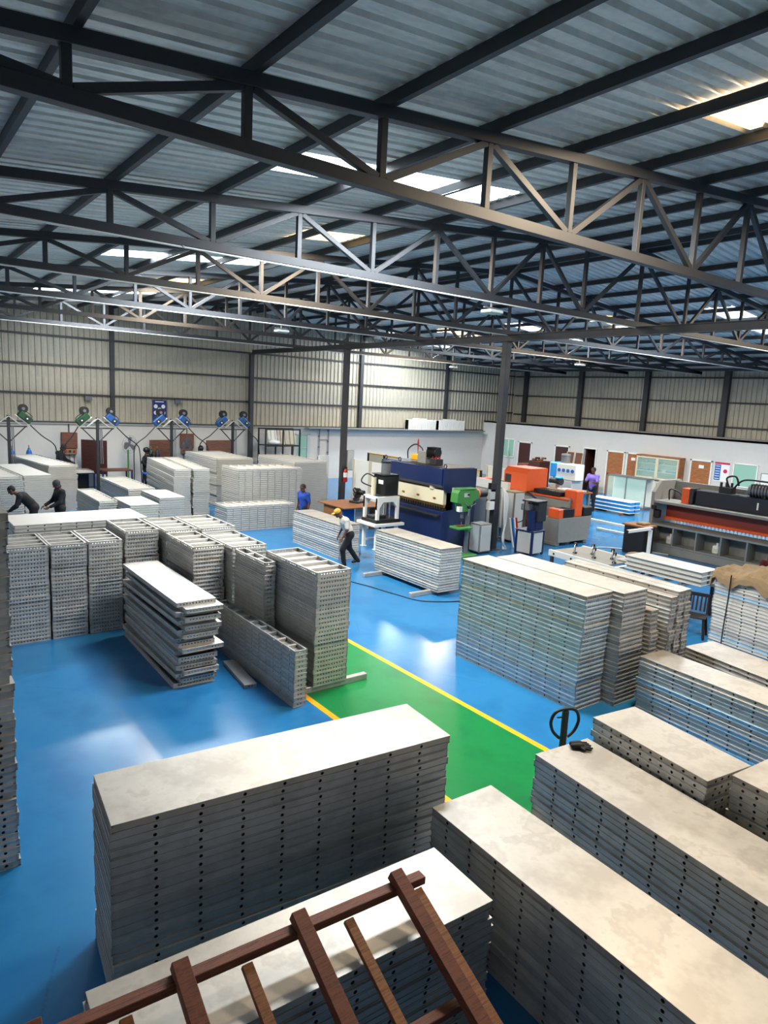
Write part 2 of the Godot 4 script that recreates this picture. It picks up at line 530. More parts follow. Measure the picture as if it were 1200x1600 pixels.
	pbox(w, "masonry", Vector3(LEFT - 0.1, 5.1, (BACK + FRONT) / 2), Vector3(0.2, 4.2, FRONT - BACK + 0.4), M.plaster, 0.0)
	for z in [-33.0, -28.5, -24.05, -19.6, -15.15, -10.7, -6.25, -1.8, 2.65, 7.0]:
		pbox(w, "pier", Vector3(LEFT - 0.1, 2.5, z), Vector3(0.22, 1.2, 2.6), M.plaster, 0.0)
	w = setting("wall_front", "front gable wall with wide shutter openings")
	for r in [[LEFT - 0.2, -2.0, 0.0, 9.0], [6.0, 12.0, 0.0, 9.0], [20.0, 25.0, 0.0, 9.0], [33.0, RIGHT + 0.2, 0.0, 9.0], [-2.0, 6.0, 0.0, 9.0], [12.0, 20.0, 4.0, 9.0], [25.0, 33.0, 4.0, 9.0]]:
		pbox(w, "masonry", Vector3((r[0] + r[1]) / 2, (r[2] + r[3]) / 2, FRONT + 0.1), Vector3(r[1] - r[0], r[3] - r[2], 0.2), M.plaster, 0.0)
	# offices along the right wall
	w = setting("wall_office", "white office wall with doors and windows")
	pbox(w, "masonry", Vector3(OFFICE + 0.08, 3.0, (BACK + FRONT) / 2), Vector3(0.16, 1.1, FRONT - BACK), M.plaster, 0.0)
	for r in [[BACK, -24.75], [-23.9, FRONT]]:
		pbox(w, "masonry", Vector3(OFFICE + 0.08, 1.225, (r[0] + r[1]) / 2), Vector3(0.16, 2.45, r[1] - r[0]), M.plaster, 0.0)
	pbox(w, "office_roof", Vector3((OFFICE + RIGHT) / 2, 3.5, (BACK + FRONT) / 2), Vector3(RIGHT - OFFICE, 0.1, FRONT - BACK), M.plaster_dull, 0.0)

func make_steelwork() -> void:
	var words := ["", "", "nearest", "second", "third", "fourth", "fifth", "sixth"]
	for i in range(0, TRUSS_Z.size()):
		var z: float = TRUSS_Z[i]
		var place: String = "%s truss in view, counted from the camera" % words[i] if i > 1 else ["truss over the front shutters", "truss right above the camera"][i]
		var t := thing("roof_truss", "dark grey steel roof truss of square tube, " + place, "truss", Vector3(0, 6.76, z), 0.0, "roof trusses")
		var yb := 0.065
		var top := func(x: float) -> float: return roof_y(x) - 0.14 - 0.065 - 6.76
		pbar(t, "bottom_chord", Vector3(LEFT + 0.1, yb, 0), Vector3(RIGHT - 0.4, yb, 0), 0.12, 0.13, M.steel)
		pbar(t, "top_chord", Vector3(LEFT + 0.1, top.call(LEFT + 0.1), 0), Vector3(RIDGE, top.call(RIDGE), 0), 0.12, 0.13, M.steel)
		pbar(t, "top_chord", Vector3(RIDGE, top.call(RIDGE), 0), Vector3(RIGHT - 0.4, top.call(RIGHT - 0.4), 0), 0.12, 0.13, M.steel)
		for k in NODES.size():
			var x: float = NODES[k]
			var y1: float = top.call(x)
			if y1 - yb > 0.2: pbar(t, "vertical", Vector3(x, yb + 0.06, 0), Vector3(x, y1 - 0.06, 0), 0.08, 0.08, M.steel)
			if k + 1 < NODES.size():
				var x2: float = NODES[k + 1]
				var y2: float = top.call(x2)
				if minf(y1, y2) - yb > 0.2:
					if k % 2 == 1: pbar(t, "diagonal", Vector3(x + 0.05, yb + 0.07, 0), Vector3(x2 - 0.05, y2 - 0.07, 0), 0.075, 0.08, M.steel)
					else: pbar(t, "diagonal", Vector3(x + 0.05, y1 - 0.07, 0), Vector3(x2 - 0.05, yb + 0.07, 0), 0.075, 0.08, M.steel)
	# beam on the row of columns
	var bm := thing("ridge_beam", "long dark steel beam carried on the middle columns", "beam", Vector3(RIDGE, 6.56, 0))
	pbox(bm, "flange", Vector3(0, 0.19, -13), Vector3(0.2, 0.02, 39.4), M.steel, 0.0)
	pbox(bm, "flange", Vector3(0, 0.01, -13), Vector3(0.2, 0.02, 39.4), M.steel, 0.0)
	pbox(bm, "web", Vector3(0, 0.1, -13), Vector3(0.12, 0.17, 39.4), M.steel, 0.0)
	var cols := [[2.7, "steel column standing nearest the front shutters"], [-6.25, "steel column beyond the right edge of the walkway stacks"], [-15.15, "dark grey steel column beside the green drill press"], [-24.05, "dark grey steel column with a fire extinguisher hung on it"], [-32.86, "dark steel column against the far gable wall"]]
	for q in cols:
		if q[0] > -7.0: continue
		var t := thing("steel_column", q[1], "column", Vector3(RIDGE, 0, q[0]), 0.0, "middle columns")
		pbox(t, "shaft", Vector3(0, 3.28, 0), Vector3(0.22, 6.54, 0.22), M.steel, 0.012)
		pbox(t, "base_plate", Vector3(0, 0.012, 0), Vector3(0.42, 0.024, 0.42), M.steel)
		pbox(t, "cap_plate", Vector3(0, 6.55, 0), Vector3(0.3, 0.02, 0.3), M.steel)

# ------------------------------------------------------------------ formwork panels
const ORD := ["first", "second", "third", "fourth", "fifth", "sixth", "seventh", "eighth", "ninth", "tenth", "eleventh", "twelfth", "thirteenth", "fourteenth", "fifteenth", "sixteenth", "seventeenth", "eighteenth", "nineteenth", "twentieth"]
const TENS := ["", "", "twenty", "thirty", "forty", "fifty"]
func ordinal(i: int) -> String:
	if i < 20: return ORD[i]
	var k := i + 1
	if k % 10 == 0: return TENS[k / 10].trim_suffix("y") + "ieth"
	return TENS[k / 10] + "-" + ORD[k % 10 - 1]

func web(b: MB, ln: float, y0: float, y1: float, z: float, pitch: float, r: float) -> void:
	# a strip along x with round holes cut through it, facing +z
	var cnt := maxi(1, int((ln - 0.08) / pitch)) if pitch > 0.0 else 0
	var ym := (y0 + y1) / 2
	var x := -ln / 2
	for i in cnt:
		var cx := (i - (cnt - 1) / 2.0) * pitch
		var a := cx - r * 1.5
		b.quad(Vector3(x, y0, z), Vector3(a, y0, z), Vector3(a, y1, z), Vector3(x, y1, z))
		x = cx + r * 1.5
		var rim := [Vector2(x, ym), Vector2(x, y1), Vector2(cx, y1), Vector2(a, y1), Vector2(a, ym), Vector2(a, y0), Vector2(cx, y0), Vector2(x, y0)]
		for k in 8:
			var l := (k + 1) % 8
			var p := Vector3(cx + cos(TAU * k / 8) * r, ym + sin(TAU * k / 8) * r, z); var q := Vector3(cx + cos(TAU * l / 8) * r, ym + sin(TAU * l / 8) * r, z)
			b.quad(p, Vector3(rim[k].x, rim[k].y, z), Vector3(rim[l].x, rim[l].y, z), q)
	b.quad(Vector3(x, y0, z), Vector3(ln / 2, y0, z), Vector3(ln / 2, y1, z), Vector3(x, y1, z))

func rail_mesh(ln: float, hh: float, pitch: float, r: float, deep: float) -> ArrayMesh:
	var key := "rail %.3f %.3f %.3f %.3f %.3f" % [ln, hh, pitch, r, deep]
	if not cache.has(key):
		var b := MB.new()
		b.lohi(-ln / 2, hh - 0.009, -0.028, ln / 2, hh, 0.0, 0.0)
		b.lohi(-ln / 2, 0.0, -0.028, ln / 2, 0.008, 0.0, 0.0)
		web(b, ln, 0.008, hh - 0.009, -deep, pitch, r)
		cache[key] = b.mesh()
	return cache[key]

func plate_mesh(l: float, w: float) -> ArrayMesh:
	var key := "plate %.3f %.3f" % [l, w]
	if not cache.has(key):
		var b := MB.new()
		b.bx(Vector3.ZERO, Vector3(l, 0.005, w), 0.0015)
		cache[key] = b.mesh()
	return cache[key]

func rib_mesh(w: float, hh: float) -> ArrayMesh:
	var key := "rib %.3f %.3f" % [w, hh]
	if not cache.has(key):
		var b := MB.new()
		b.bx(Vector3(0, hh / 2, 0), Vector3(0.05, hh, w), 0.004)
		cache[key] = b.mesh()
	return cache[key]

func panel_list(l: float, w: float, t: float, up: bool, ps: float, pe: float, ribs: bool) -> Array:
	var hh := t - 0.006
	var deep := 0.006 if pe > 0.08 else 0.009
	var y := 0.0 if up else 0.005
	var r := 0.015 if pe > 0.08 else 0.011
	var out := []
	out.append(["face_sheet", plate_mesh(l, w), Transform3D(Basis.IDENTITY, Vector3(0, t - 0.0035 if up else 0.0025, 0))])
	out.append(["side_rail", rail_mesh(l - 0.002, hh, ps, 0.015 if ps > 0.08 else 0.011, deep), Transform3D(Basis.IDENTITY, Vector3(0, y, w / 2 - 0.001))])
	out.append(["side_rail", rail_mesh(l - 0.002, hh, ps, 0.015 if ps > 0.08 else 0.011, deep), Transform3D(Basis(Vector3.UP, PI), Vector3(0, y, -w / 2 + 0.001))])
	out.append(["end_rail", rail_mesh(w - 0.002, hh, pe, r, deep), Transform3D(Basis(Vector3.UP, PI / 2), Vector3(l / 2 - 0.001, y, 0))])
	out.append(["end_rail", rail_mesh(w - 0.002, hh, pe, r, deep), Transform3D(Basis(Vector3.UP, -PI / 2), Vector3(-l / 2 + 0.001, y, 0))])
	if ribs:
		var k := maxi(2, int(round(l / 0.33)))
		for i in k - 1:
			out.append(["rib", rib_mesh(w - 0.05, hh - 0.012), Transform3D(Basis.IDENTITY, Vector3((i + 1) * l / k - l / 2, 0.006 if not up else 0.0, 0))])
	return out

func joined(l: float, w: float, t: float, up: bool, ps: float, pe: float, ribs := false) -> ArrayMesh:
	var key := "panel %.3f %.3f %.3f %s %.2f %.2f %s" % [l, w, t, up, ps, pe, ribs]
	if not cache.has(key):
		var st := SurfaceTool.new()
		st.begin(Mesh.PRIMITIVE_TRIANGLES)
		for p in panel_list(l, w, t, up, ps, pe, ribs): st.append_from(p[1], 0, p[2])
		cache[key] = st.commit()
	return cache[key]

var mass := {}
# one stack: where, footprint, how many; o holds the options
func stack(phrase: String, kind: String, x0: float, x1: float, z0: float, z1: float, cnt: int, t: float, turn := 0.0, o := {}) -> void:
	var sx := x1 - x0
	var sz := z1 - z0
	var l := sx
	var w := sz
	var yaw := turn
	if sz > sx:
		l = sz; w = sx; yaw += 90.0
	var up: bool = o.get("up", true)
	var ps: float = o.get("ps", 0.3)
	var pe: float = o.get("pe", 0.05)
	var y0: float = o.get("y", 0.0)
	var jit: float = o.get("jit", 0.008)
	var lean: float = o.get("lean", 0.012)
	var mats: Array = o.get("mats", ["alu_a", "alu_b", "alu_c", "alu_a"])
	var far: bool = o.get("far", false)
	var gx: float = o.get("gx", 1.0)
	var gz: float = o.get("gz", 1.0)
	var cx := (x0 + x1) / 2
	var cz := (z0 + z1) / 2
	var ox := 0.0
	var oz := 0.0
	var adj := {"formwork_panel": "flat aluminium panel", "ribbed_panel": "rib-side-up aluminium panel", "filler_panel": "narrow aluminium panel"}[kind] as String
	for i in cnt:
		var y := y0 + i * t
		var fromtop := cnt - 1 - i
		if rng.randf() < 0.22:
			ox = rng.randf_range(-lean, lean); oz = rng.randf_range(-lean, lean)
		var dx := (rng.randf_range(-jit, jit) + ox) * gx
		var dz := (rng.randf_range(-jit, jit) + oz) * gz
		var dyaw := rng.randf_range(-1, 1) * float(o.get("twist", 0.25))
		var at := Vector3(cx + dx, y, cz + dz)
		var m: Material = M[mats[rng.randi() % mats.size()]]
		if fromtop == 0 and up: m = M[o.get("top", "alu_top")]
		if far: m = M.alu_white
		if far and fromtop > 0:
			var key := "%.3f %.3f %.3f %s %.2f %.2f" % [l, w, t, up, ps, pe]
			if not mass.has(key): mass[key] = [joined(l, w, t - 0.009, up, ps, pe), []]
			mass[key][1].append(Transform3D(Basis(Vector3.UP, deg_to_rad(yaw + dyaw)), at))
			continue
		var where := "topmost" if fromtop == 0 else ("bottom one" if i == 0 else ordinal(fromtop) + " from the top")
		var th := thing(kind, "%s, %s, %s" % [adj, where, phrase], "panel", at, yaw + dyaw, "panels " + phrase)
		var show := fromtop == 0 and not up
		for p in panel_list(l, w, t, up, ps, pe, show):
			put(th, p[0], p[1], m, p[2])

func make_mass() -> void:
	var h := Node3D.new()
	h.name = "stacked_panels"
	add_child(h)
	h.set_meta("kind", "stuff")
	h.set_meta("label", "far stacks of grey aluminium formwork panels between the welding bays")
	for key in mass:
		for tr in mass[key][1]: put(h, "panel_layer", mass[key][0], M.alu_white, tr)

func make_stacks() -> void:
	rng.seed = 11
	# near the viewer
	stack("in the stack right behind the wooden frame", "formwork_panel", 1.245, 4.275, -5.265, -4.51, 21, 0.0715, -5.3, {"ps": 0.34, "pe": 0.1, "mats": ["alu_a", "alu_b", "alu_b"], "jit": 0.006})
	stack("in the stack under the wooden frame", "formwork_panel", 0.83, 3.5, -3.78, -3.08, 15, 0.067, -2.8, {"ps": 0.3, "pe": 0.1, "mats": ["alu_b", "alu_a", "alu_b"], "jit": 0.01})
	stack("in the foreground stack running out at bottom right", "formwork_panel", 3.80, 4.52, -4.12, -1.0, 15, 0.068, -2.0, {"ps": 0.3, "pe": 0.1})
	stack("in the stack with gloves lying on it", "formwork_panel", 5.33, 6.12, -4.3, -1.3, 14, 0.070, -5.5, {"ps": 0.3, "pe": 0.1, "jit": 0.012, "mats": ["alu_c", "alu_a"]})
	stack("in the short stack beside the gloves stack", "formwork_panel", 6.24, 6.92, -4.22, -2.78, 17, 0.0705, -7.5, {"ps": 0.13, "pe": 0.1, "mats": ["alu_c", "alu_a"]})
	stack("in the stack cut by the right picture edge", "formwork_panel", 6.30, 7.05, -2.7, -1.3, 18, 0.0705, -4.0, {"ps": 0.13, "pe": 0.1, "mats": ["alu_c", "alu_a"]})
	stack("in the blue-filmed stack beside the pallet truck", "formwork_panel", 9.33, 9.93, -5.6, -2.9, 13, 0.067, -3.0, {"ps": 0.3, "jit": 0.02, "mats": ["alu_film", "alu_white", "alu_a", "alu_film", "alu_white"]})
	stack("in the low stack before the tarpaulin stack", "formwork_panel", 10.55, 11.3, -5.6, -3.0, 11, 0.070, -8.0, {"ps": 0.3, "mats": ["alu_a", "alu_b"]})
	stack("in the stack under the brown tarpaulin", "formwork_panel", 12.9, 14.1, -6.35, -3.6, 23, 0.067, -8.0, {"ps": 0.3, "mats": ["alu_white", "alu_a", "alu_white", "alu_white", "alu_white", "alu_film"]})
	# tall stack at the left edge of the picture
	stack("in the tall stack at the left edge", "filler_panel", -0.4, 0.93, -8.1, -6.72, 48, 0.0718, 0.0, {"ps": 0.12, "pe": 0.12, "jit": 0.012, "lean": 0.015, "mats": ["alu_b", "alu_a"]})
	# walkway stacks
	stack("in the large double stack, walkway side", "formwork_panel", 8.47, 9.13, -8.75, -6.05, 26, 0.0708, 0.0, {"lean": 0.014, "gx": 0.4, "mats": ["alu_cool", "alu_cool", "alu_c"]})
	stack("in the large double stack, machine side", "formwork_panel", 9.16, 9.80, -8.55, -5.85, 26, 0.0708, 0.0, {"lean": 0.014, "gx": 0.4, "mats": ["alu_a", "alu_b"]})
	stack("in the slim column behind the double stack", "filler_panel", 9.84, 10.06, -7.7, -5.75, 21, 0.0708, 0.0, {"lean": 0.02, "gx": 0.3, "twist": 0.05, "mats": ["alu_b", "alu_a"]})
	for k in 3:
		stack("in the %s narrow column near the black chair" % ["walkway-side", "middle", "chair-side"][k], "filler_panel", 10.11 + k * 0.2, 10.29 + k * 0.2, -7.9, -5.6, 24 + [0, 1, 1][k], 0.0715, 0.0, {"lean": 0.02, "jit": 0.012, "gx": 0.15, "twist": 0.05, "mats": ["alu_b", "alu_a"]})
	stack("in the stack before the blue press brake", "formwork_panel", 10.7, 11.4, -14.4, -11.8, 16, 0.067, 0.0, {"y": 0.1, "mats": ["alu_white", "alu_c", "alu_white"]})
	stack("in the stack behind the walking man", "formwork_panel", 10.6, 11.3, -18.7, -16.0, 15, 0.067, 0.0, {"mats": ["alu_white", "alu_white", "alu_a"]})
	# left of the walkway
	stack("in the low narrow stack on the walkway", "filler_panel", 4.83, 5.05, -11.2, -8.35, 12, 0.0735, 0.0, {"up": false, "ps": 0.25, "jit": 0.003, "lean": 0.002, "mats": ["alu_b", "alu_a"]})
	stack("in the tall walkway stack on a grey skid", "ribbed_panel", 5.32, 5.95, -10.3, -8.62, 26, 0.0715, 0.0, {"y": 0.1, "up": false, "ps": 0.05, "jit": 0.006, "lean": 0.02})
	stack("behind the tall walkway stack, dark side showing", "ribbed_panel", 5.08, 5.29, -11.0, -9.85, 26, 0.0715, 0.0, {"up": false, "ps": 0.05, "lean": 0.01})
	stack("left of the block of ribbed stacks", "ribbed_panel", 4.47, 5.06, -12.75, -11.4, 26, 0.0715, 0.0, {"up": false, "ps": 0.05, "lean": 0.015})
	for q in [[5.1, 5.78, -12.6, -11.15, "middle"], [5.25, 6.0, -14.4, -12.95, "back"], [4.55, 5.2, -14.4, -13.0, "inner"]]:
		stack("in the %s stack of the ribbed block" % q[4], "ribbed_panel", q[0], q[1], q[2], q[3], 26, 0.0715, 0.0, {"up": false, "ps": 0.05, "lean": 0.01, "far": true})
	stack("in the raised stack beside the slipped pile", "ribbed_panel", 3.82, 4.47, -14.55, -13.2, 26, 0.0715, 0.0, {"up": false, "ps": 0.05, "lean": 0.015})
	for k in 3:
		stack("in the %s stack of the left row" % ["leftmost", "middle", "rightmost"][k], "ribbed_panel", 1.83 + k * 0.64 - (0.1 if k == 0 else 0.0), 2.44 + k * 0.64, -14.2, -13.0, 25, 0.070, 0.0, {"up": false, "ps": 0.05, "lean": 0.02, "jit": 0.004, "gx": 0.3, "twist": 0.1})
	stack("in the long stack behind the left row", "formwork_panel", 2.15, 4.75, -16.0, -14.75, 26, 0.070, 1.0, {"far": true})
	# slipped pile
	for i in 19:
		var y := i * 0.0725
		var wd: float = [0.7, 0.62, 0.66, 0.6][i % 4]
		var off := [0.0, 0.02, -0.02, 0.1, 0.03, 0.0, 0.06, -0.04, 0.1, 0.02, -0.02, 0.08, 0.03, 0.12, 0.0, 0.14, 0.04, 0.16, 0.0][i] as float
		var th := thing("filler_panel", "loosely laid aluminium panel, %s, in the slipped pile" % ("topmost" if i == 18 else ("bottom one" if i == 0 else ordinal(18 - i) + " from the top")), "panel", Vector3(3.93 + off * 0.6, y, -11.25 + off), 90.0 + rng.randf_range(-1.2, 1.2), "panels in the slipped pile")
		for p in panel_list(2.75, wd - 0.02, 0.0725, i == 18 or i % 3 > 0, 0.3, 0.05, false): put(th, p[0], p[1], M[["alu_a", "alu_b", "alu_c"][i % 3]], p[2])
	var lp := thing("filler_panel", "single narrow aluminium panel lying loose on the blue floor", "panel", Vector3(4.66, 0, -9.85), 84.0)
	for p in panel_list(1.1, 0.2, 0.065, true, 0.3, 0.05, false): put(lp, p[0], p[1], M.alu_b, p[2])
	# far left, round the welding bays
	var fm := {"far": true, "up": false, "ps": 0.05, "lean": 0.02}
	stack("on the tall far stack left of two workers", "ribbed_panel", 4.75, 5.75, -31.0, -26.6, 24, 0.07, 8.0, fm)
	stack("on the far stack behind the two workers", "formwork_panel", 3.75, 4.6, -28.0, -24.4, 23, 0.07, 5.0, {"far": true})
	stack("on the far stack at the left picture edge", "ribbed_panel", 2.6, 3.5, -27.0, -23.0, 25, 0.07, 5.0, fm)
	stack("on the low stack left of the work tables", "ribbed_panel", 5.6, 6.15, -24.9, -22.0, 15, 0.07, 0.0, fm)
	stack("on the low stack in front of the welder", "ribbed_panel", 7.2, 8.15, -28.0, -24.4, 15, 0.07, 0.0, fm)
	stack("on the lowest flat stack of the left bay", "formwork_panel", 6.2, 7.1, -22.7, -20.9, 15, 0.07, 0.0, {"far": true})
	stack("on the flat stack stepped above its neighbour", "formwork_panel", 7.35, 8.2, -23.5, -21.65, 16, 0.07, 0.0, {"far": true})
	stack("on the tall white stack, left half", "ribbed_panel", 8.75, 9.35, -27.9, -23.5, 26, 0.07, -6.0, fm)
	stack("on the tall white stack, right half", "ribbed_panel", 9.42, 10.02, -27.9, -23.4, 26, 0.07, -6.0, fm)
	stack("on the wide bluish stack before the blue-shirted man", "ribbed_panel", 10.5, 13.1, -24.0, -22.5, 27, 0.07, 0.0, {"far": true, "up": false, "ps": 0.3, "lean": 0.004, "jit": 0.004})
	stack("on the low bluish stack at the walkway end", "ribbed_panel", 9.35, 11.9, -21.9, -20.9, 12, 0.07, 0.0, {"far": true, "up": false, "ps": 0.3, "lean": 0.004, "jit": 0.004})
	stack("on the far stack by the yellow-green bench", "ribbed_panel", 13.25, 14.7, -26.5, -23.3, 29, 0.07, 0.0, fm)
	stack("on the far stack below the feeder pair", "ribbed_panel", 11.0, 12.6, -29.0, -25.6, 28, 0.07, 0.0, fm)
	make_mass()

# ------------------------------------------------------------------ people
func capsules(cell: float, bones: Array, k := 0.03) -> MB:
	# smooth union of tapered capsules [a, b, ra, rb], meshed as surface nets
	var lo := Vector3.INF
	var hi := -Vector3.INF
	for q in bones:
		var r := maxf(q[2], q[3]) + cell * 3.0 + k
		for p in [q[0], q[1]]:
			lo = lo.min(p - Vector3.ONE * r); hi = hi.max(p + Vector3.ONE * r)
	var nx := int(ceil((hi.x - lo.x) / cell)) + 1
	var ny := int(ceil((hi.y - lo.y) / cell)) + 1
	var nz := int(ceil((hi.z - lo.z) / cell)) + 1
	var f := PackedFloat32Array()
	f.resize(nx * ny * nz)
	f.fill(1.0)
	for q in bones:
		var a: Vector3 = q[0]; var b: Vector3 = q[1]; var ra: float = q[2]; var rb: float = q[3]
		var m := maxf(ra, rb) + cell * 2.5 + k
		var i0 := ((a.min(b) - Vector3.ONE * m - lo) / cell).floor()
		var i1 := ((a.max(b) + Vector3.ONE * m - lo) / cell).ceil()
		var ab := b - a
		var ll := maxf(ab.length_squared(), 1e-9)
		for x in range(maxi(0, int(i0.x)), mini(nx, int(i1.x) + 1)):
			for y in range(maxi(0, int(i0.y)), mini(ny, int(i1.y) + 1)):
				for z in range(maxi(0, int(i0.z)), mini(nz, int(i1.z) + 1)):
					var p := lo + Vector3(x, y, z) * cell
					var u := clampf((p - a).dot(ab) / ll, 0.0, 1.0)
					var d := (p - a - ab * u).length() - lerpf(ra, rb, u)
					var i := (x * ny + y) * nz + z
					var e := f[i]
					var h := maxf(k - absf(e - d), 0.0) / k
					f[i] = minf(e, d) - h * h * k * 0.25
	var vid := {}
	var pts := PackedVector3Array()
	var nor := PackedVector3Array()
	var off := [0, nz, ny * nz, ny * nz + nz]
	for x in nx - 1:
		for y in ny - 1:
			for z in nz - 1:
				var i := (x * ny + y) * nz + z
				var s := 0
				var f0 := f[i] < 0.0
				var mixed := false
				for o in off:
					if (f[i + o] < 0.0) != f0 or (f[i + o + 1] < 0.0) != f0:
						mixed = true
						break
				if not mixed: continue
				var c := Vector3.ZERO
				var cs := [f[i], f[i + ny * nz], f[i + nz], f[i + ny * nz + nz], f[i + 1], f[i + ny * nz + 1], f[i + nz + 1], f[i + ny * nz + nz + 1]]
				for e in [[0, 1], [2, 3], [4, 5], [6, 7], [0, 2], [1, 3], [4, 6], [5, 7], [0, 4], [1, 5], [2, 6], [3, 7]]:
					var a: float = cs[e[0]]; var b: float = cs[e[1]]
					if (a < 0.0) != (b < 0.0):
						var u := a / (a - b)
						var p := Vector3(e[0] & 1, (e[0] >> 1) & 1, e[0] >> 2)
						var q := Vector3(e[1] & 1, (e[1] >> 1) & 1, e[1] >> 2)
						c += p.lerp(q, u)
						s += 1
				vid[i] = pts.size()
				pts.append(lo + (Vector3(x, y, z) + c / s) * cell)
				nor.append(Vector3(cs[1] + cs[3] + cs[5] + cs[7] - cs[0] - cs[2] - cs[4] - cs[6], cs[2] + cs[3] + cs[6] + cs[7] - cs[0] - cs[1] - cs[4] - cs[5], cs[4] + cs[5] + cs[6] + cs[7] - cs[0] - cs[1] - cs[2] - cs[3]).normalized())
	var b := MB.new()
	var st := [ny * nz, nz, 1]
	for i in vid:
		for ax in 3:
			var j: int = i + st[ax]
			if j >= f.size() or (f[i] < 0.0) == (f[j] < 0.0): continue
			var u: int = st[(ax + 1) % 3]
			var w: int = st[(ax + 2) % 3]
			if not (vid.has(i - u) and vid.has(i - w) and vid.has(i - u - w)): continue
			var q := [vid[i], vid[i - u], vid[i - u - w], vid[i - w]]
			if f[i] >= 0.0: q.reverse()
			b.tri(pts[q[0]], pts[q[1]], pts[q[2]], nor[q[0]], nor[q[1]], nor[q[2]])
			b.tri(pts[q[0]], pts[q[2]], pts[q[3]], nor[q[0]], nor[q[2]], nor[q[3]])
	return b

func merge(into: MB, from: MB, tr: Transform3D) -> void:
	for i in from.v.size():
		into.v.append(tr * from.v[i]); into.n.append((tr.basis * from.n[i]).normalized())

var head_mb: MB
var hand_mb: MB
func make_head_and_hand() -> void:
	var V := func(x, y, z): return Vector3(x, y, z)
	head_mb = capsules(0.008, [
		[V.call(0, 0.05, -0.015), V.call(0, 0.05, 0.015), 0.085, 0.082], [V.call(0, 0.0, 0.03), V.call(0, -0.055, 0.05), 0.06, 0.042],
		[V.call(-0.035, -0.04, 0.03), V.call(0.035, -0.04, 0.03), 0.04, 0.04], [V.call(0, 0.025, 0.092), V.call(0, -0.005, 0.112), 0.008, 0.014],
		[V.call(-0.03, -0.04, 0.085), V.call(0.03, -0.04, 0.085), 0.008, 0.008], [V.call(-0.04, 0.045, 0.078), V.call(0.04, 0.045, 0.078), 0.012, 0.012],
		[V.call(0.078, 0.03, 0.0), V.call(0.086, -0.005, 0.0), 0.018, 0.012], [V.call(-0.078, 0.03, 0.0), V.call(-0.086, -0.005, 0.0), 0.018, 0.012]], 0.018)
	var fg := [[V.call(0, 0, 0), V.call(0, -0.07, 0), 0.02, 0.022], [V.call(-0.02, -0.02, 0), V.call(-0.026, -0.075, 0), 0.016, 0.014], [V.call(0.02, -0.02, 0), V.call(0.026, -0.075, 0), 0.016, 0.014]]
	var ls := [0.065, 0.075, 0.07, 0.055]
	for i in 4:
		var x := -0.03 + i * 0.02
		var l: float = ls[i]
		fg.append([V.call(x, -0.085, 0), V.call(x * 1.1, -0.085 - l * 0.55, 0.012), 0.009, 0.0085])
		fg.append([V.call(x * 1.1, -0.085 - l * 0.55, 0.012), V.call(x * 1.1, -0.085 - l * 0.9, 0.038), 0.0085, 0.007])
	fg.append([V.call(-0.028, -0.03, 0.004), V.call(-0.055, -0.062, 0.02), 0.012, 0.010])
	fg.append([V.call(-0.055, -0.062, 0.02), V.call(-0.058, -0.095, 0.03), 0.010, 0.008])
	hand_mb = capsules(0.005, fg, 0.006)

# joints of a standing figure 1.70 m tall that faces +z; a pose moves some of them
const BODY := {"hip": Vector3(0, 0.93, 0), "waist": Vector3(0, 1.08, 0), "chest": Vector3(0, 1.30, 0), "neck": Vector3(0, 1.45, 0.0), "head": Vector3(0, 1.575, 0.02),
	"ls": Vector3(0.185, 1.40, 0), "rs": Vector3(-0.185, 1.40, 0), "le": Vector3(0.24, 1.13, -0.02), "re": Vector3(-0.24, 1.13, -0.02), "lw": Vector3(0.25, 0.88, 0.05), "rw": Vector3(-0.25, 0.88, 0.05),
	"lh": Vector3(0.09, 0.90, 0), "rh": Vector3(-0.09, 0.90, 0), "lk": Vector3(0.10, 0.49, 0.02), "rk": Vector3(-0.10, 0.49, 0.02), "la": Vector3(0.10, 0.08, -0.02), "ra": Vector3(-0.10, 0.08, -0.02)}

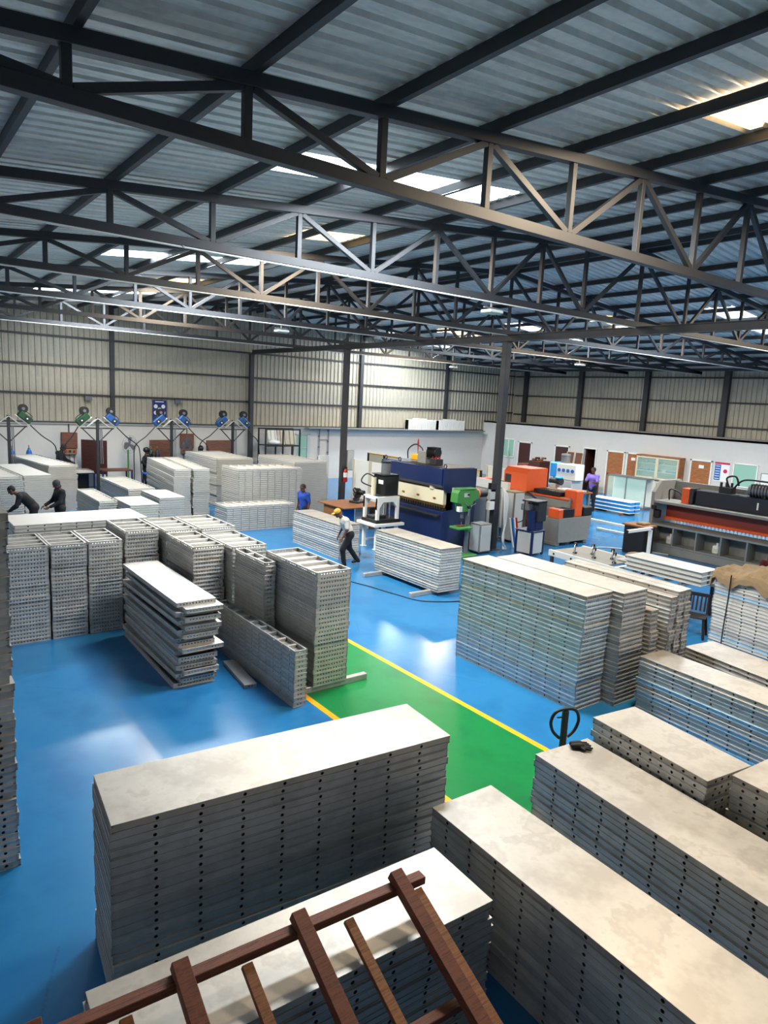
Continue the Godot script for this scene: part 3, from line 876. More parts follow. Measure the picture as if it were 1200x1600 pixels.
func person(label: String, at: Vector3, turn: float, size: float, pose: Dictionary, look: Vector3, wear: Dictionary) -> Node3D:
	var J := BODY.duplicate()
	for q in pose: J[q] = pose[q]
	var root := thing("person", label, "person", at, turn)
	root.scale = Vector3.ONE * size
	var lt: Vector3 = J.la + Vector3(0.01, -0.04, 0.14); var rt: Vector3 = J.ra + Vector3(-0.01, -0.04, 0.14)
	var trunk := [[J.hip + Vector3(0.06, 0, 0), J.hip - Vector3(0.06, 0, 0), 0.115, 0.115], [J.hip, J.waist, 0.13, 0.118], [J.waist, J.chest, 0.12, 0.135], [J.chest + Vector3(0.07, 0.0, 0), J.chest - Vector3(0.07, 0.0, 0), 0.115, 0.115], [J.chest, J.ls, 0.10, 0.062], [J.chest, J.rs, 0.10, 0.062]]
	var upper := [[J.ls, J.le, 0.056, 0.043], [J.rs, J.re, 0.056, 0.043]]
	var fore := [[J.le, J.lw, 0.042, 0.028], [J.re, J.rw, 0.042, 0.028]]
	var legs := [[J.lh, J.lk, 0.092, 0.06], [J.rh, J.rk, 0.092, 0.06], [J.lk, J.la, 0.058, 0.042], [J.rk, J.ra, 0.058, 0.042]]
	var feet := [[J.la, lt, 0.045, 0.036], [J.ra, rt, 0.045, 0.036], [J.la, J.la + Vector3(0, -0.03, -0.04), 0.045, 0.036], [J.ra, J.ra + Vector3(0, -0.03, -0.04), 0.045, 0.036]]
	var fat := func(a: Array, d: float) -> Array: return a.map(func(q): return [q[0], q[1], q[2] + d, q[3] + d])
	var neck := [[J.neck, J.head, 0.052, 0.05], [J.chest, J.neck, 0.07, 0.056]]
	var body := capsules(0.024, trunk + upper + fore + legs + feet + neck, 0.035)
	var hb := Basis.looking_at(-look.normalized(), Vector3.UP)
	merge(body, head_mb, Transform3D(hb, J.head + Vector3(0, 0.02, 0)))
	for sd in ["l", "r"]:
		var dir: Vector3 = (J[sd + "w"] - J[sd + "e"]).normalized()
		var z := (Vector3.FORWARD if absf(dir.z) < 0.9 else Vector3.UP)
		var x := dir.cross(z).normalized()
		merge(body, hand_mb, Transform3D(Basis(x * (1.0 if sd == "l" else -1.0), -dir, x.cross(-dir) * (1.0 if sd == "l" else -1.0)), J[sd + "w"] + dir * 0.01))
	add(root, "body", body, wear.skin)
	var long: bool = wear.get("long", false)
	var sleeve := [[J.ls, J.ls.lerp(J.le, 0.8), 0.056, 0.048], [J.rs, J.rs.lerp(J.re, 0.8), 0.056, 0.048]]
	add(root, "shirt", capsules(0.022, fat.call(trunk.slice(1) + (upper + fore.map(func(q): return [q[0], q[0].lerp(q[1], 0.92), q[2], q[3] + 0.004]) if long else sleeve), 0.014) + [[J.chest, J.neck, 0.085, 0.062]], 0.035), wear.shirt)
	add(root, "trousers", capsules(0.022, fat.call([trunk[0]] + legs.map(func(q): return [q[0], q[1], q[2], q[3] + 0.01]), 0.016), 0.03), wear.legs)
	add(root, "shoes", capsules(0.016, fat.call(feet, 0.008), 0.02), M.black)
	var hat := MB.new()
	hat.t = Transform3D(hb, J.head + Vector3(0, 0.02, 0))
	match wear.get("hat", "hair"):
		"cap":
			hat.ball(Vector3(0, 0.07, -0.01), Vector3(0.1, 0.085, 0.108))
			hat.ball(Vector3(0, 0.075, 0.11), Vector3(0.075, 0.012, 0.065))
			hat.lathe(Vector3(0, 0.0, -0.01), [Vector2(0.1, 0.045), Vector2(0.103, 0.055), Vector2(0.1, 0.075)])
		"helmet":
			hat.ball(Vector3(0, 0.06, -0.01), Vector3(0.118, 0.115, 0.13))
			hat.prism(PackedVector2Array([Vector2(-0.1, 0.08), Vector2(0.1, 0.08), Vector2(0.11, -0.02), Vector2(0.07, -0.12), Vector2(-0.07, -0.12), Vector2(-0.11, -0.02)]), 0.105, 0.14)
		"wrap":
			hat.ball(Vector3(0, 0.06, -0.012), Vector3(0.098, 0.092, 0.108))
			hat.ball(Vector3(0, -0.05, -0.01), Vector3(0.085, 0.06, 0.095))
		_:
			hat.ball(Vector3(0, 0.075, -0.015), Vector3(0.094, 0.078, 0.102))
			hat.ball(Vector3(0, 0.03, -0.05), Vector3(0.088, 0.06, 0.06))
	add(root, {"cap": "cap", "helmet": "welding_helmet", "wrap": "head_wrap"}.get(wear.get("hat", "hair"), "hair"), hat, wear.get("hatmat", M.black))
	return root

func make_people() -> void:
	make_head_and_hand()
	var skin := mt("skin", Color(0.32, 0.19, 0.13), 0.6)
	mt("shirt_white", Color(0.78, 0.76, 0.72), 0.9); mt("shirt_blue", Color(0.09, 0.22, 0.55), 0.9); mt("shirt_purple", Color(0.42, 0.36, 0.66), 0.9)
	mt("work_black", Color(0.045, 0.05, 0.06), 0.9); mt("trouser_navy", Color(0.04, 0.05, 0.09), 0.9); mt("maroon", Color(0.30, 0.03, 0.07), 0.9); mt("cap_yellow", Color(0.72, 0.56, 0.22), 0.9); mt("hair", Color(0.02, 0.017, 0.015), 0.8)
	mt("helmet_grey", Color(0.45, 0.48, 0.5), 0.35); mt("wrap_grey", Color(0.16, 0.17, 0.18), 0.9)
	var dark := {"skin": skin, "shirt": M.work_black, "legs": M.work_black, "long": true, "hatmat": M.hair}
	# man striding across the blue aisle
	person("man in white shirt and yellow cap striding across the blue aisle, head bowed", Vector3(10.45, 0.0, -15.3), -102.0, 0.97, {
		"waist": Vector3(0, 1.08, 0.05), "chest": Vector3(0, 1.28, 0.15), "neck": Vector3(0, 1.41, 0.25), "head": Vector3(0, 1.50, 0.36), "ls": Vector3(0.185, 1.36, 0.17), "rs": Vector3(-0.185, 1.36, 0.17),
		"le": Vector3(0.23, 1.09, 0.16), "re": Vector3(-0.23, 1.10, 0.10), "lw": Vector3(0.22, 0.86, 0.28), "rw": Vector3(-0.22, 0.87, 0.22),
		"lk": Vector3(0.10, 0.50, 0.22), "la": Vector3(0.10, 0.09, 0.16), "rk": Vector3(-0.10, 0.50, -0.06), "ra": Vector3(-0.10, 0.12, -0.34)}, Vector3(0, -0.55, 1), {"skin": skin, "shirt": M.shirt_white, "legs": M.trouser_navy, "hat": "cap", "hatmat": M.cap_yellow})
	person("man in blue shirt behind the white panel stack, face turned aside", Vector3(11.38, 0, -19.4), -75.0, 1.0, {"head": Vector3(0, 1.565, 0.05)}, Vector3(0, -0.25, 1), {"skin": skin, "shirt": M.shirt_blue, "legs": M.trouser_navy, "hatmat": M.hair})
	person("man in purple shirt working at the blue and white machine", Vector3(26.55, 0, -19.2), -80.0, 1.16, {"le": Vector3(0.24, 1.16, 0.12), "re": Vector3(-0.24, 1.16, 0.12), "lw": Vector3(0.15, 1.18, 0.36), "rw": Vector3(-0.15, 1.18, 0.36)}, Vector3(0, -0.3, 1), {"skin": skin, "shirt": M.shirt_purple, "legs": M.trouser_navy, "hatmat": M.hair})
	var lean := {"waist": Vector3(0, 1.06, 0.1), "chest": Vector3(0, 1.22, 0.26), "neck": Vector3(0, 1.31, 0.40), "head": Vector3(0, 1.37, 0.52), "ls": Vector3(0.185, 1.26, 0.33), "rs": Vector3(-0.185, 1.26, 0.33), "le": Vector3(0.24, 1.0, 0.4), "re": Vector3(-0.24, 1.0, 0.4), "lw": Vector3(0.16, 0.86, 0.58), "rw": Vector3(-0.16, 0.86, 0.58)}
	var nod := {"neck": Vector3(0, 1.44, 0.06), "head": Vector3(0, 1.545, 0.14), "chest": Vector3(0, 1.29, 0.04), "le": Vector3(0.24, 1.14, 0.12), "re": Vector3(-0.24, 1.14, 0.12), "lw": Vector3(0.14, 1.05, 0.36), "rw": Vector3(-0.14, 1.05, 0.36)}
	person("worker in black bending over beside the far left stack", Vector3(3.75, 0, -21.9), -105.0, 1.05, lean, Vector3(0, -0.7, 1), dark)
	person("worker in black with wrapped head, standing behind the long flat panel", Vector3(4.4, 0, -21.6), -80.0, 1.05, {"lw": Vector3(0.18, 1.0, 0.34), "rw": Vector3(-0.18, 1.0, 0.34), "le": Vector3(0.24, 1.12, 0.1), "re": Vector3(-0.24, 1.12, 0.1), "head": Vector3(0, 1.555, 0.07)}, Vector3(0, -0.5, 1), dark.merged({"hat": "wrap", "hatmat": M.wrap_grey}, true))
	person("welder in dark overalls raising a hand to his black helmet", Vector3(9.75, 0, -30.4), 70.0, 1.14, {"le": Vector3(0.28, 1.2, 0.16), "lw": Vector3(0.14, 1.5, 0.22), "re": Vector3(-0.26, 1.2, -0.12), "rw": Vector3(-0.25, 1.0, 0.12)}, Vector3(0, -0.1, 1), dark.merged({"hat": "helmet", "hatmat": M.black}, true))
	person("worker in dark clothes crouching over the blue work table by the wall", Vector3(6.55, 0, -32.0), 60.0, 1.18, nod, Vector3(0, -0.6, 1), dark.merged({"hat": "wrap", "hatmat": M.wrap_grey}, true))
	person("welder bowed behind the tall white stack, before the wall box", Vector3(12.9, 0, -31.9), -30.0, 1.14, nod, Vector3(0, -0.6, 1), dark.merged({"hat": "helmet", "hatmat": M.black}, true))
	person("person with grey safety helmet and black visor beside the tarpaulin stack", Vector3(15.9, 0, -7.2), -60.0, 0.84, lean, Vector3(0, -0.5, 1), dark.merged({"hat": "helmet", "hatmat": M.helmet_grey}, true))
	person("person in maroon shirt at the right picture edge before the shear", Vector3(17.6, 0, -7.3), -70.0, 0.92, lean, Vector3(0, -0.4, 1), {"skin": skin, "shirt": M.maroon, "legs": M.trouser_navy, "hat": "wrap", "hatmat": M.dark_green})

# ------------------------------------------------------------------ machines
func make_press_brake() -> void:
	var t := thing("press_brake", "large dark blue hydraulic press brake with cream ram", "press brake", Vector3(13.85, 0, -16.9))
	# length along z from -1.6 to 1.6, front faces -x at x = 0
	for s in [-1, 1]:
		var b := MB.new()
		b.prism(PackedVector2Array([Vector2(0.0, 0.0), Vector2(1.35, 0.0), Vector2(1.35, 2.62), Vector2(0.0, 2.62), Vector2(0.0, 2.05), Vector2(0.12, 1.9), Vector2(0.45, 1.85), Vector2(0.45, 1.35), Vector2(0.0, 1.3)]), s * 1.56 - 0.04, s * 1.56 + 0.04)
		add(t, "side_frame", b, M.press_blue)
	var ub := MB.new()
	ub.prism(PackedVector2Array([Vector2(-0.03, 2.62), Vector2(-0.03, 2.12), Vector2(0.16, 1.98), Vector2(0.5, 1.98), Vector2(0.5, 2.62)]), -1.52, 1.52)
	add(t, "upper_beam", ub, M.press_blue)
	pbox(t, "top_deck", Vector3(0.7, 2.63, 0), Vector3(1.2, 0.02, 3.1), M.dark_grey)
	var ram := pbox(t, "ram", Vector3(0.2, 1.72, -0.02), Vector3(0.14, 0.46, 2.95), M.cream, 0.012)
	for z in [-0.9, 0.9]: pcyl(ram, "cylinder", Vector3(0.2, 1.94, z), Vector3(0.2, 2.08, z), 0.13, M.cream)
	for z in [-1.2, -0.5, 0.25, 1.05]: pbox(ram, "clamp_bolt", Vector3(0.125, 1.66, z), Vector3(0.02, 0.06, 0.12), M.brass, 0.004)
	var punch := MB.new()
	punch.prism(PackedVector2Array([Vector2(0.15, 1.49), Vector2(0.25, 1.49), Vector2(0.22, 1.4), Vector2(0.18, 1.4)]), -1.45, 1.45)
	add(t, "punch", punch, M.brass)
	for i in 24: pbox(t, "die_clamp", Vector3(0.09, 1.40, -1.38 + i * 0.12), Vector3(0.05, 0.09, 0.05), M.dark_grey, 0.005)
	pbox(t, "die", Vector3(0.2, 1.34, 0), Vector3(0.14, 0.07, 2.95), M.dark_grey)
	pbox(t, "bed", Vector3(0.14, 0.66, 0), Vector3(0.24, 1.28, 3.02), M.press_blue, 0.01)
	pbox(t, "apron", Vector3(-0.06, 1.18, 0), Vector3(0.16, 0.05, 3.04), M.dark_grey)
	pbox(t, "foot_plate", Vector3(0.12, 0.05, 0), Vector3(0.55, 0.1, 3.3), M.press_blue)
	pbox(t, "back_panel", Vector3(1.28, 1.4, 0), Vector3(0.06, 2.3, 3.04), M.press_blue)
	for z in [-1.5, -0.75, 1.5]:
		var ring := MB.new()
		var pts := PackedVector3Array()
		for k in 14: pts.append(Vector3(0.1, 2.70 + cos(TAU * k / 14) * 0.06, z + sin(TAU * k / 14) * 0.06))
		ring.tube(pts, 0.016, 6, true)
		add(t, "lifting_eye", ring, M.press_blue)
	pbox(t, "oil_tank", Vector3(0.62, 2.83, 0.0), Vector3(0.45, 0.38, 0.42), M.machine_grey, 0.01)
	var mo := pcyl(t, "pump_motor", Vector3(0.55, 3.02, 0.2), Vector3(0.55, 3.02, 0.62), 0.15, M.black)
	for k in 6: pbox(mo, "cooling_fin", Vector3(0.55, 3.02, 0.26 + k * 0.06), Vector3(0.33, 0.33, 0.012), M.black, 0.004)
	pbox(t, "valve_block", Vector3(0.5, 2.74, 0.62), Vector3(0.3, 0.18, 0.3), M.dark_grey)
	for k in 4: pcyl(t, "valve_knob", Vector3(0.42 + (k % 2) * 0.14, 2.82, 0.54 + (k / 2) * 0.14), Vector3(0.42 + (k % 2) * 0.14, 2.9, 0.54 + (k / 2) * 0.14), 0.03, M.red)
	pbox(t, "yellow_valve", Vector3(0.62, 2.78, -0.5), Vector3(0.22, 0.2, 0.42), M.yellow, 0.03)
	ptube(t, "hose", [Vector3(0.6, 2.7, -0.95), Vector3(0.6, 3.0, -0.95), Vector3(0.6, 3.2, -0.6), Vector3(0.6, 3.1, -0.25), Vector3(0.6, 2.9, -0.15)], 0.022, M.black)
	var cone := MB.new()
	cone.lathe(Vector3(0.6, 2.9, -0.45), [Vector2(0.001, 0.52), Vector2(0.02, 0.45), Vector2(0.035, 0.32), Vector2(0.02, 0.3), Vector2(0.012, 0.0)], 10)
	add(t, "signal_lamp", cone, M.red)
	pbox(t, "end_box", Vector3(0.55, 1.95, 1.64), Vector3(0.42, 0.2, 0.1), M.pale_grey)
	pbox(t, "window_plate", Vector3(0.95, 1.5, 1.605), Vector3(0.3, 0.4, 0.02), M.pale_grey)

func make_white_press() -> void:
	var t := thing("frame_press", "white welded frame press with black die table and pump tank", "press", Vector3(12.75, 0, -16.95))
	for x in [-0.38, 0.38]:
		for z in [-0.33, 0.33]:
			pbox(t, "leg", Vector3(x, 0.82, z), Vector3(0.1, 1.6, 0.1), M.white, 0.01)
			pbox(t, "foot", Vector3(x, 0.01, z), Vector3(0.16, 0.02, 0.16), M.white)
	for z in [-0.33, 0.33]:
		var b := MB.new()
		b.prism(PackedVector2Array([Vector2(-0.43, 1.65), Vector2(0.43, 1.65), Vector2(0.43, 1.25), Vector2(0.33, 1.3), Vector2(0.2, 1.48), Vector2(-0.2, 1.48), Vector2(-0.33, 1.3), Vector2(-0.43, 1.25)]), z - 0.04, z + 0.04)
		add(t, "portal_head", b, M.white)
	for x in [-0.38, 0.38]: pbox(t, "cross_bar", Vector3(x, 1.6, 0), Vector3(0.1, 0.1, 0.6), M.white, 0.01)
	pbox(t, "bed_frame", Vector3(0, 0.78, 0), Vector3(1.15, 0.09, 1.0), M.white, 0.01)
	pbox(t, "lower_rail", Vector3(0, 0.2, 0.33), Vector3(0.8, 0.07, 0.07), M.white)
	pbox(t, "lower_rail", Vector3(0, 0.2, -0.33), Vector3(0.8, 0.07, 0.07), M.white)
	pbox(t, "die_table", Vector3(0.02, 0.88, 0), Vector3(0.95, 0.11, 0.8), M.black, 0.01)
	pbox(t, "die", Vector3(-0.1, 0.97, -0.1), Vector3(0.5, 0.08, 0.4), M.dark_grey, 0.01)
	pcyl(t, "ram", Vector3(0, 1.05, 0), Vector3(0, 1.5, 0), 0.06, M.chrome)
	for x in [-0.22, 0.22]: pcyl(t, "guide_rod", Vector3(x, 0.92, 0.15), Vector3(x, 1.5, 0.15), 0.025, M.chrome)
	pbox(t, "oil_tank", Vector3(0.15, 1.98, 0), Vector3(0.55, 0.62, 0.6), M.black, 0.02)
	pbox(t, "label_plate", Vector3(-0.13, 2.08, 0.1), Vector3(0.012, 0.12, 0.24), M.paper, 0.0)
	pcyl(t, "cylinder", Vector3(-0.25, 1.65, -0.1), Vector3(-0.25, 2.2, -0.1), 0.075, M.cream)
	var mo := pcyl(t, "motor", Vector3(0.12, 2.3, 0), Vector3(0.12, 2.66, 0), 0.15, M.steel_light)
	pcyl(mo, "fan_cover", Vector3(0.12, 2.66, 0), Vector3(0.12, 2.72, 0), 0.16, M.dark_grey)
	pbox(t, "tank_lid", Vector3(0.12, 2.31, 0), Vector3(0.6, 0.03, 0.65), M.dark_grey)
	ptube(t, "hose", [Vector3(-0.2, 2.2, -0.1), Vector3(-0.4, 2.3, -0.3), Vector3(-0.3, 2.0, -0.7), Vector3(0.2, 1.8, -0.75)], 0.02, M.black)

func make_drill() -> void:
	var t := thing("drill_press", "green pillar drill press standing before the blue press brake", "drill press", Vector3(14.3, 0, -14.75))
	pbox(t, "base", Vector3(-0.05, 0.05, 0.05), Vector3(0.75, 0.1, 0.5), M.drill_green, 0.02)
	pcyl(t, "column", Vector3(0.1, 0.1, 0), Vector3(0.1, 1.95, 0), 0.07, M.steel_light)
	pcyl(t, "table_sleeve", Vector3(0.1, 0.78, 0), Vector3(0.1, 0.98, 0), 0.1, M.drill_green)
	pbox(t, "table", Vector3(-0.18, 0.92, 0.02), Vector3(0.55, 0.07, 0.45), M.drill_green, 0.015)
	pbox(t, "vice", Vector3(-0.2, 0.975, 0.02), Vector3(0.24, 0.04, 0.14), M.timber, 0.005)
	var hd := MB.new()
	hd.prism(PackedVector2Array([Vector2(-0.5, 1.98), Vector2(-0.42, 2.08), Vector2(0.35, 2.04), Vector2(0.38, 1.8), Vector2(0.15, 1.72), Vector2(0.05, 1.42), Vector2(-0.28, 1.42), Vector2(-0.34, 1.66), Vector2(-0.52, 1.7)]), -0.15, 0.15)
	add(t, "head", hd, M.drill_green)
	pbox(t, "belt_cover", Vector3(-0.08, 2.09, 0), Vector3(0.72, 0.06, 0.28), M.drill_green, 0.025)
	pbox(t, "name_plate", Vector3(-0.15, 1.92, 0.155), Vector3(0.2, 0.12, 0.01), M.pale_grey, 0.0)
	pbox(t, "display", Vector3(-0.08, 1.93, 0.162), Vector3(0.09, 0.06, 0.01), M.black, 0.0)
	pcyl(t, "motor_flange", Vector3(0.37, 1.92, 0), Vector3(0.44, 1.92, 0), 0.15, M.orange)
	pcyl(t, "motor", Vector3(0.44, 1.92, 0), Vector3(0.78, 1.92, 0), 0.12, M.black)
	pcyl(t, "quill", Vector3(-0.15, 1.2, 0), Vector3(-0.15, 1.44, 0), 0.045, M.steel_light)
	pcyl(t, "chuck", Vector3(-0.15, 1.1, 0), Vector3(-0.15, 1.22, 0), 0.05, M.dark_grey, 0.035)
	pcyl(t, "drill_bit", Vector3(-0.15, 0.99, 0), Vector3(-0.15, 1.1, 0), 0.01, M.chrome)
	pcyl(t, "feed_hub", Vector3(-0.05, 1.56, 0.14), Vector3(-0.05, 1.56, 0.22), 0.05, M.dark_grey)
	for k in 3:
		var d := Vector3(cos(k * TAU / 3 + 0.4), sin(k * TAU / 3 + 0.4), 0)
		pcyl(t, "feed_lever", Vector3(-0.05, 1.56, 0.2), Vector3(-0.05, 1.56, 0.2) + d * 0.26, 0.011, M.chrome)
	pbox(t, "switch_box", Vector3(-0.36, 1.5, 0.1), Vector3(0.14, 0.16, 0.12), M.white, 0.01)

func make_blue_stand() -> void:
	var t := thing("notching_machine", "blue and black notching machine on a white panelled stand", "machine", Vector3(16.6, 0, -14.15), 6.0)
	for x in [-0.29, 0.29]:
		for z in [-0.29, 0.29]: pbox(t, "corner_post", Vector3(x, 0.38, z), Vector3(0.07, 0.74, 0.07), M.press_blue)
	pbox(t, "side_panel", Vector3(-0.3, 0.4, 0), Vector3(0.03, 0.66, 0.5), M.pale_grey)
	pbox(t, "side_panel", Vector3(0.3, 0.4, 0), Vector3(0.03, 0.66, 0.5), M.pale_grey)
	pbox(t, "front_panel", Vector3(0, 0.4, 0.3), Vector3(0.5, 0.66, 0.03), M.pale_grey)
	pbox(t, "back_panel", Vector3(0, 0.4, -0.3), Vector3(0.5, 0.66, 0.03), M.pale_grey)
	pbox(t, "top_plate", Vector3(0, 0.77, 0), Vector3(0.68, 0.04, 0.68), M.press_blue)
	pbox(t, "pillar", Vector3(-0.12, 1.1, 0.1), Vector3(0.2, 0.62, 0.18), M.press_blue, 0.01)
	pbox(t, "pillar", Vector3(0.18, 0.92, 0.05), Vector3(0.4, 0.26, 0.3), M.press_blue, 0.01)
	pbox(t, "head_block", Vector3(0.2, 1.36, 0.05), Vector3(0.46, 0.62, 0.42), M.dark_grey, 0.02)
	pbox(t, "head_cover", Vector3(0.12, 1.69, 0.0), Vector3(0.6, 0.05, 0.55), M.black, 0.01)
	pbox(t, "die_set", Vector3(-0.12, 1.5, -0.1), Vector3(0.3, 0.2, 0.3), M.steel_light, 0.02)
	ptube(t, "hose", [Vector3(-0.2, 1.65, 0.1), Vector3(-0.55, 1.7, 0.1), Vector3(-0.62, 1.2, 0.15), Vector3(-0.85, 1.1, 0.1)], 0.018, M.black)

func make_cnc() -> void:
	var t := thing("gantry_machine", "long orange and grey punching machine with black bellows rails", "machine", Vector3(19.2, 0, -14.45))
	var e := MB.new()
	e.prism(PackedVector2Array([Vector2(-0.8, 0.12), Vector2(0.8, 0.12), Vector2(0.9, 0.95), Vector2(-0.85, 0.95)]), -0.7, 0.0)
	add(t, "end_base", e, M.machine_grey)
	for x in [-0.75, 0.75]: pbox(t, "foot", Vector3(x, 0.06, -0.35), Vector3(0.2, 0.12, 0.6), M.machine_grey, 0.02)
	pbox(t, "body", Vector3(0.2, 0.65, -2.5), Vector3(0.9, 1.1, 3.6), M.machine_grey, 0.03)
	for z in [-1.2, -3.9]: pbox(t, "foot", Vector3(0.2, 0.05, z), Vector3(1.1, 0.1, 0.3), M.machine_grey, 0.02)
	pbox(t, "upper_beam", Vector3(0.1, 1.38, -2.3), Vector3(0.5, 0.4, 4.2), M.machine_grey, 0.02)
	pbox(t, "beam_trim", Vector3(-0.17, 1.54, -2.3), Vector3(0.06, 0.07, 4.2), M.orange)
	for r in [[-4.3, -3.0], [-1.75, -0.55]]:
		var bl := MB.new()
		var n := int((r[1] - r[0]) / 0.05)
		for i in n: bl.lohi(-0.2, 1.6, r[0] + i * 0.05 + 0.006, 0.3, 1.74 + (i % 2) * 0.015, r[0] + i * 0.05 + 0.05)
		add(t, "bellows", bl, M.black)
	pbox(t, "beam_end_cap", Vector3(0.05, 1.66, -4.45), Vector3(0.55, 0.26, 0.3), M.orange, 0.02)
	var hd := MB.new()
	hd.prism(PackedVector2Array([Vector2(-0.5, 1.62), Vector2(0.6, 1.62), Vector2(0.6, 2.42), Vector2(-0.35, 2.42), Vector2(-0.5, 2.25)]), -2.95, -1.85)
	add(t, "punch_head", hd, M.orange)
	pbox(t, "head_grille", Vector3(-0.49, 2.0, -2.75), Vector3(0.03, 0.3, 0.3), M.dark_grey)
	pbox(t, "end_cover", Vector3(0.22, 1.4, -0.3), Vector3(0.42, 0.9, 0.5), M.orange, 0.03)
	pbox(t, "carriage", Vector3(-0.32, 1.1, -0.25), Vector3(0.6, 0.3, 0.42), M.black, 0.01)
	pbox(t, "carriage_cap", Vector3(-0.74, 1.1, -0.25), Vector3(0.26, 0.32, 0.45), M.orange, 0.02)
	pbox(t, "carriage", Vector3(0.72, 1.12, -0.25), Vector3(0.5, 0.32, 0.45), M.black, 0.03)
	pbox(t, "feed_table", Vector3(-0.55, 1.12, -1.9), Vector3(0.5, 0.05, 1.4), M.sky_blue)
	pbox(t, "table_arm", Vector3(-0.45, 1.0, -2.6), Vector3(0.5, 0.14, 0.2), M.orange)
	for z in [-1.5, -2.3]: pbox(t, "table_leg", Vector3(-0.7, 0.55, z), Vector3(0.08, 1.1, 0.08), M.deep_orange)
	ptube(t, "energy_chain", [Vector3(-0.35, 1.6, -1.9), Vector3(-0.5, 1.5, -1.5), Vector3(-0.5, 1.35, -1.2), Vector3(-0.4, 1.1, -1.1)], 0.05, M.black)
	pcyl(t, "gauge", Vector3(-0.26, 1.35, -3.9), Vector3(-0.3, 1.35, -3.9), 0.06, M.black)
	pcyl(t, "gauge", Vector3(-0.26, 1.35, -3.6), Vector3(-0.3, 1.35, -3.6), 0.06, M.black)

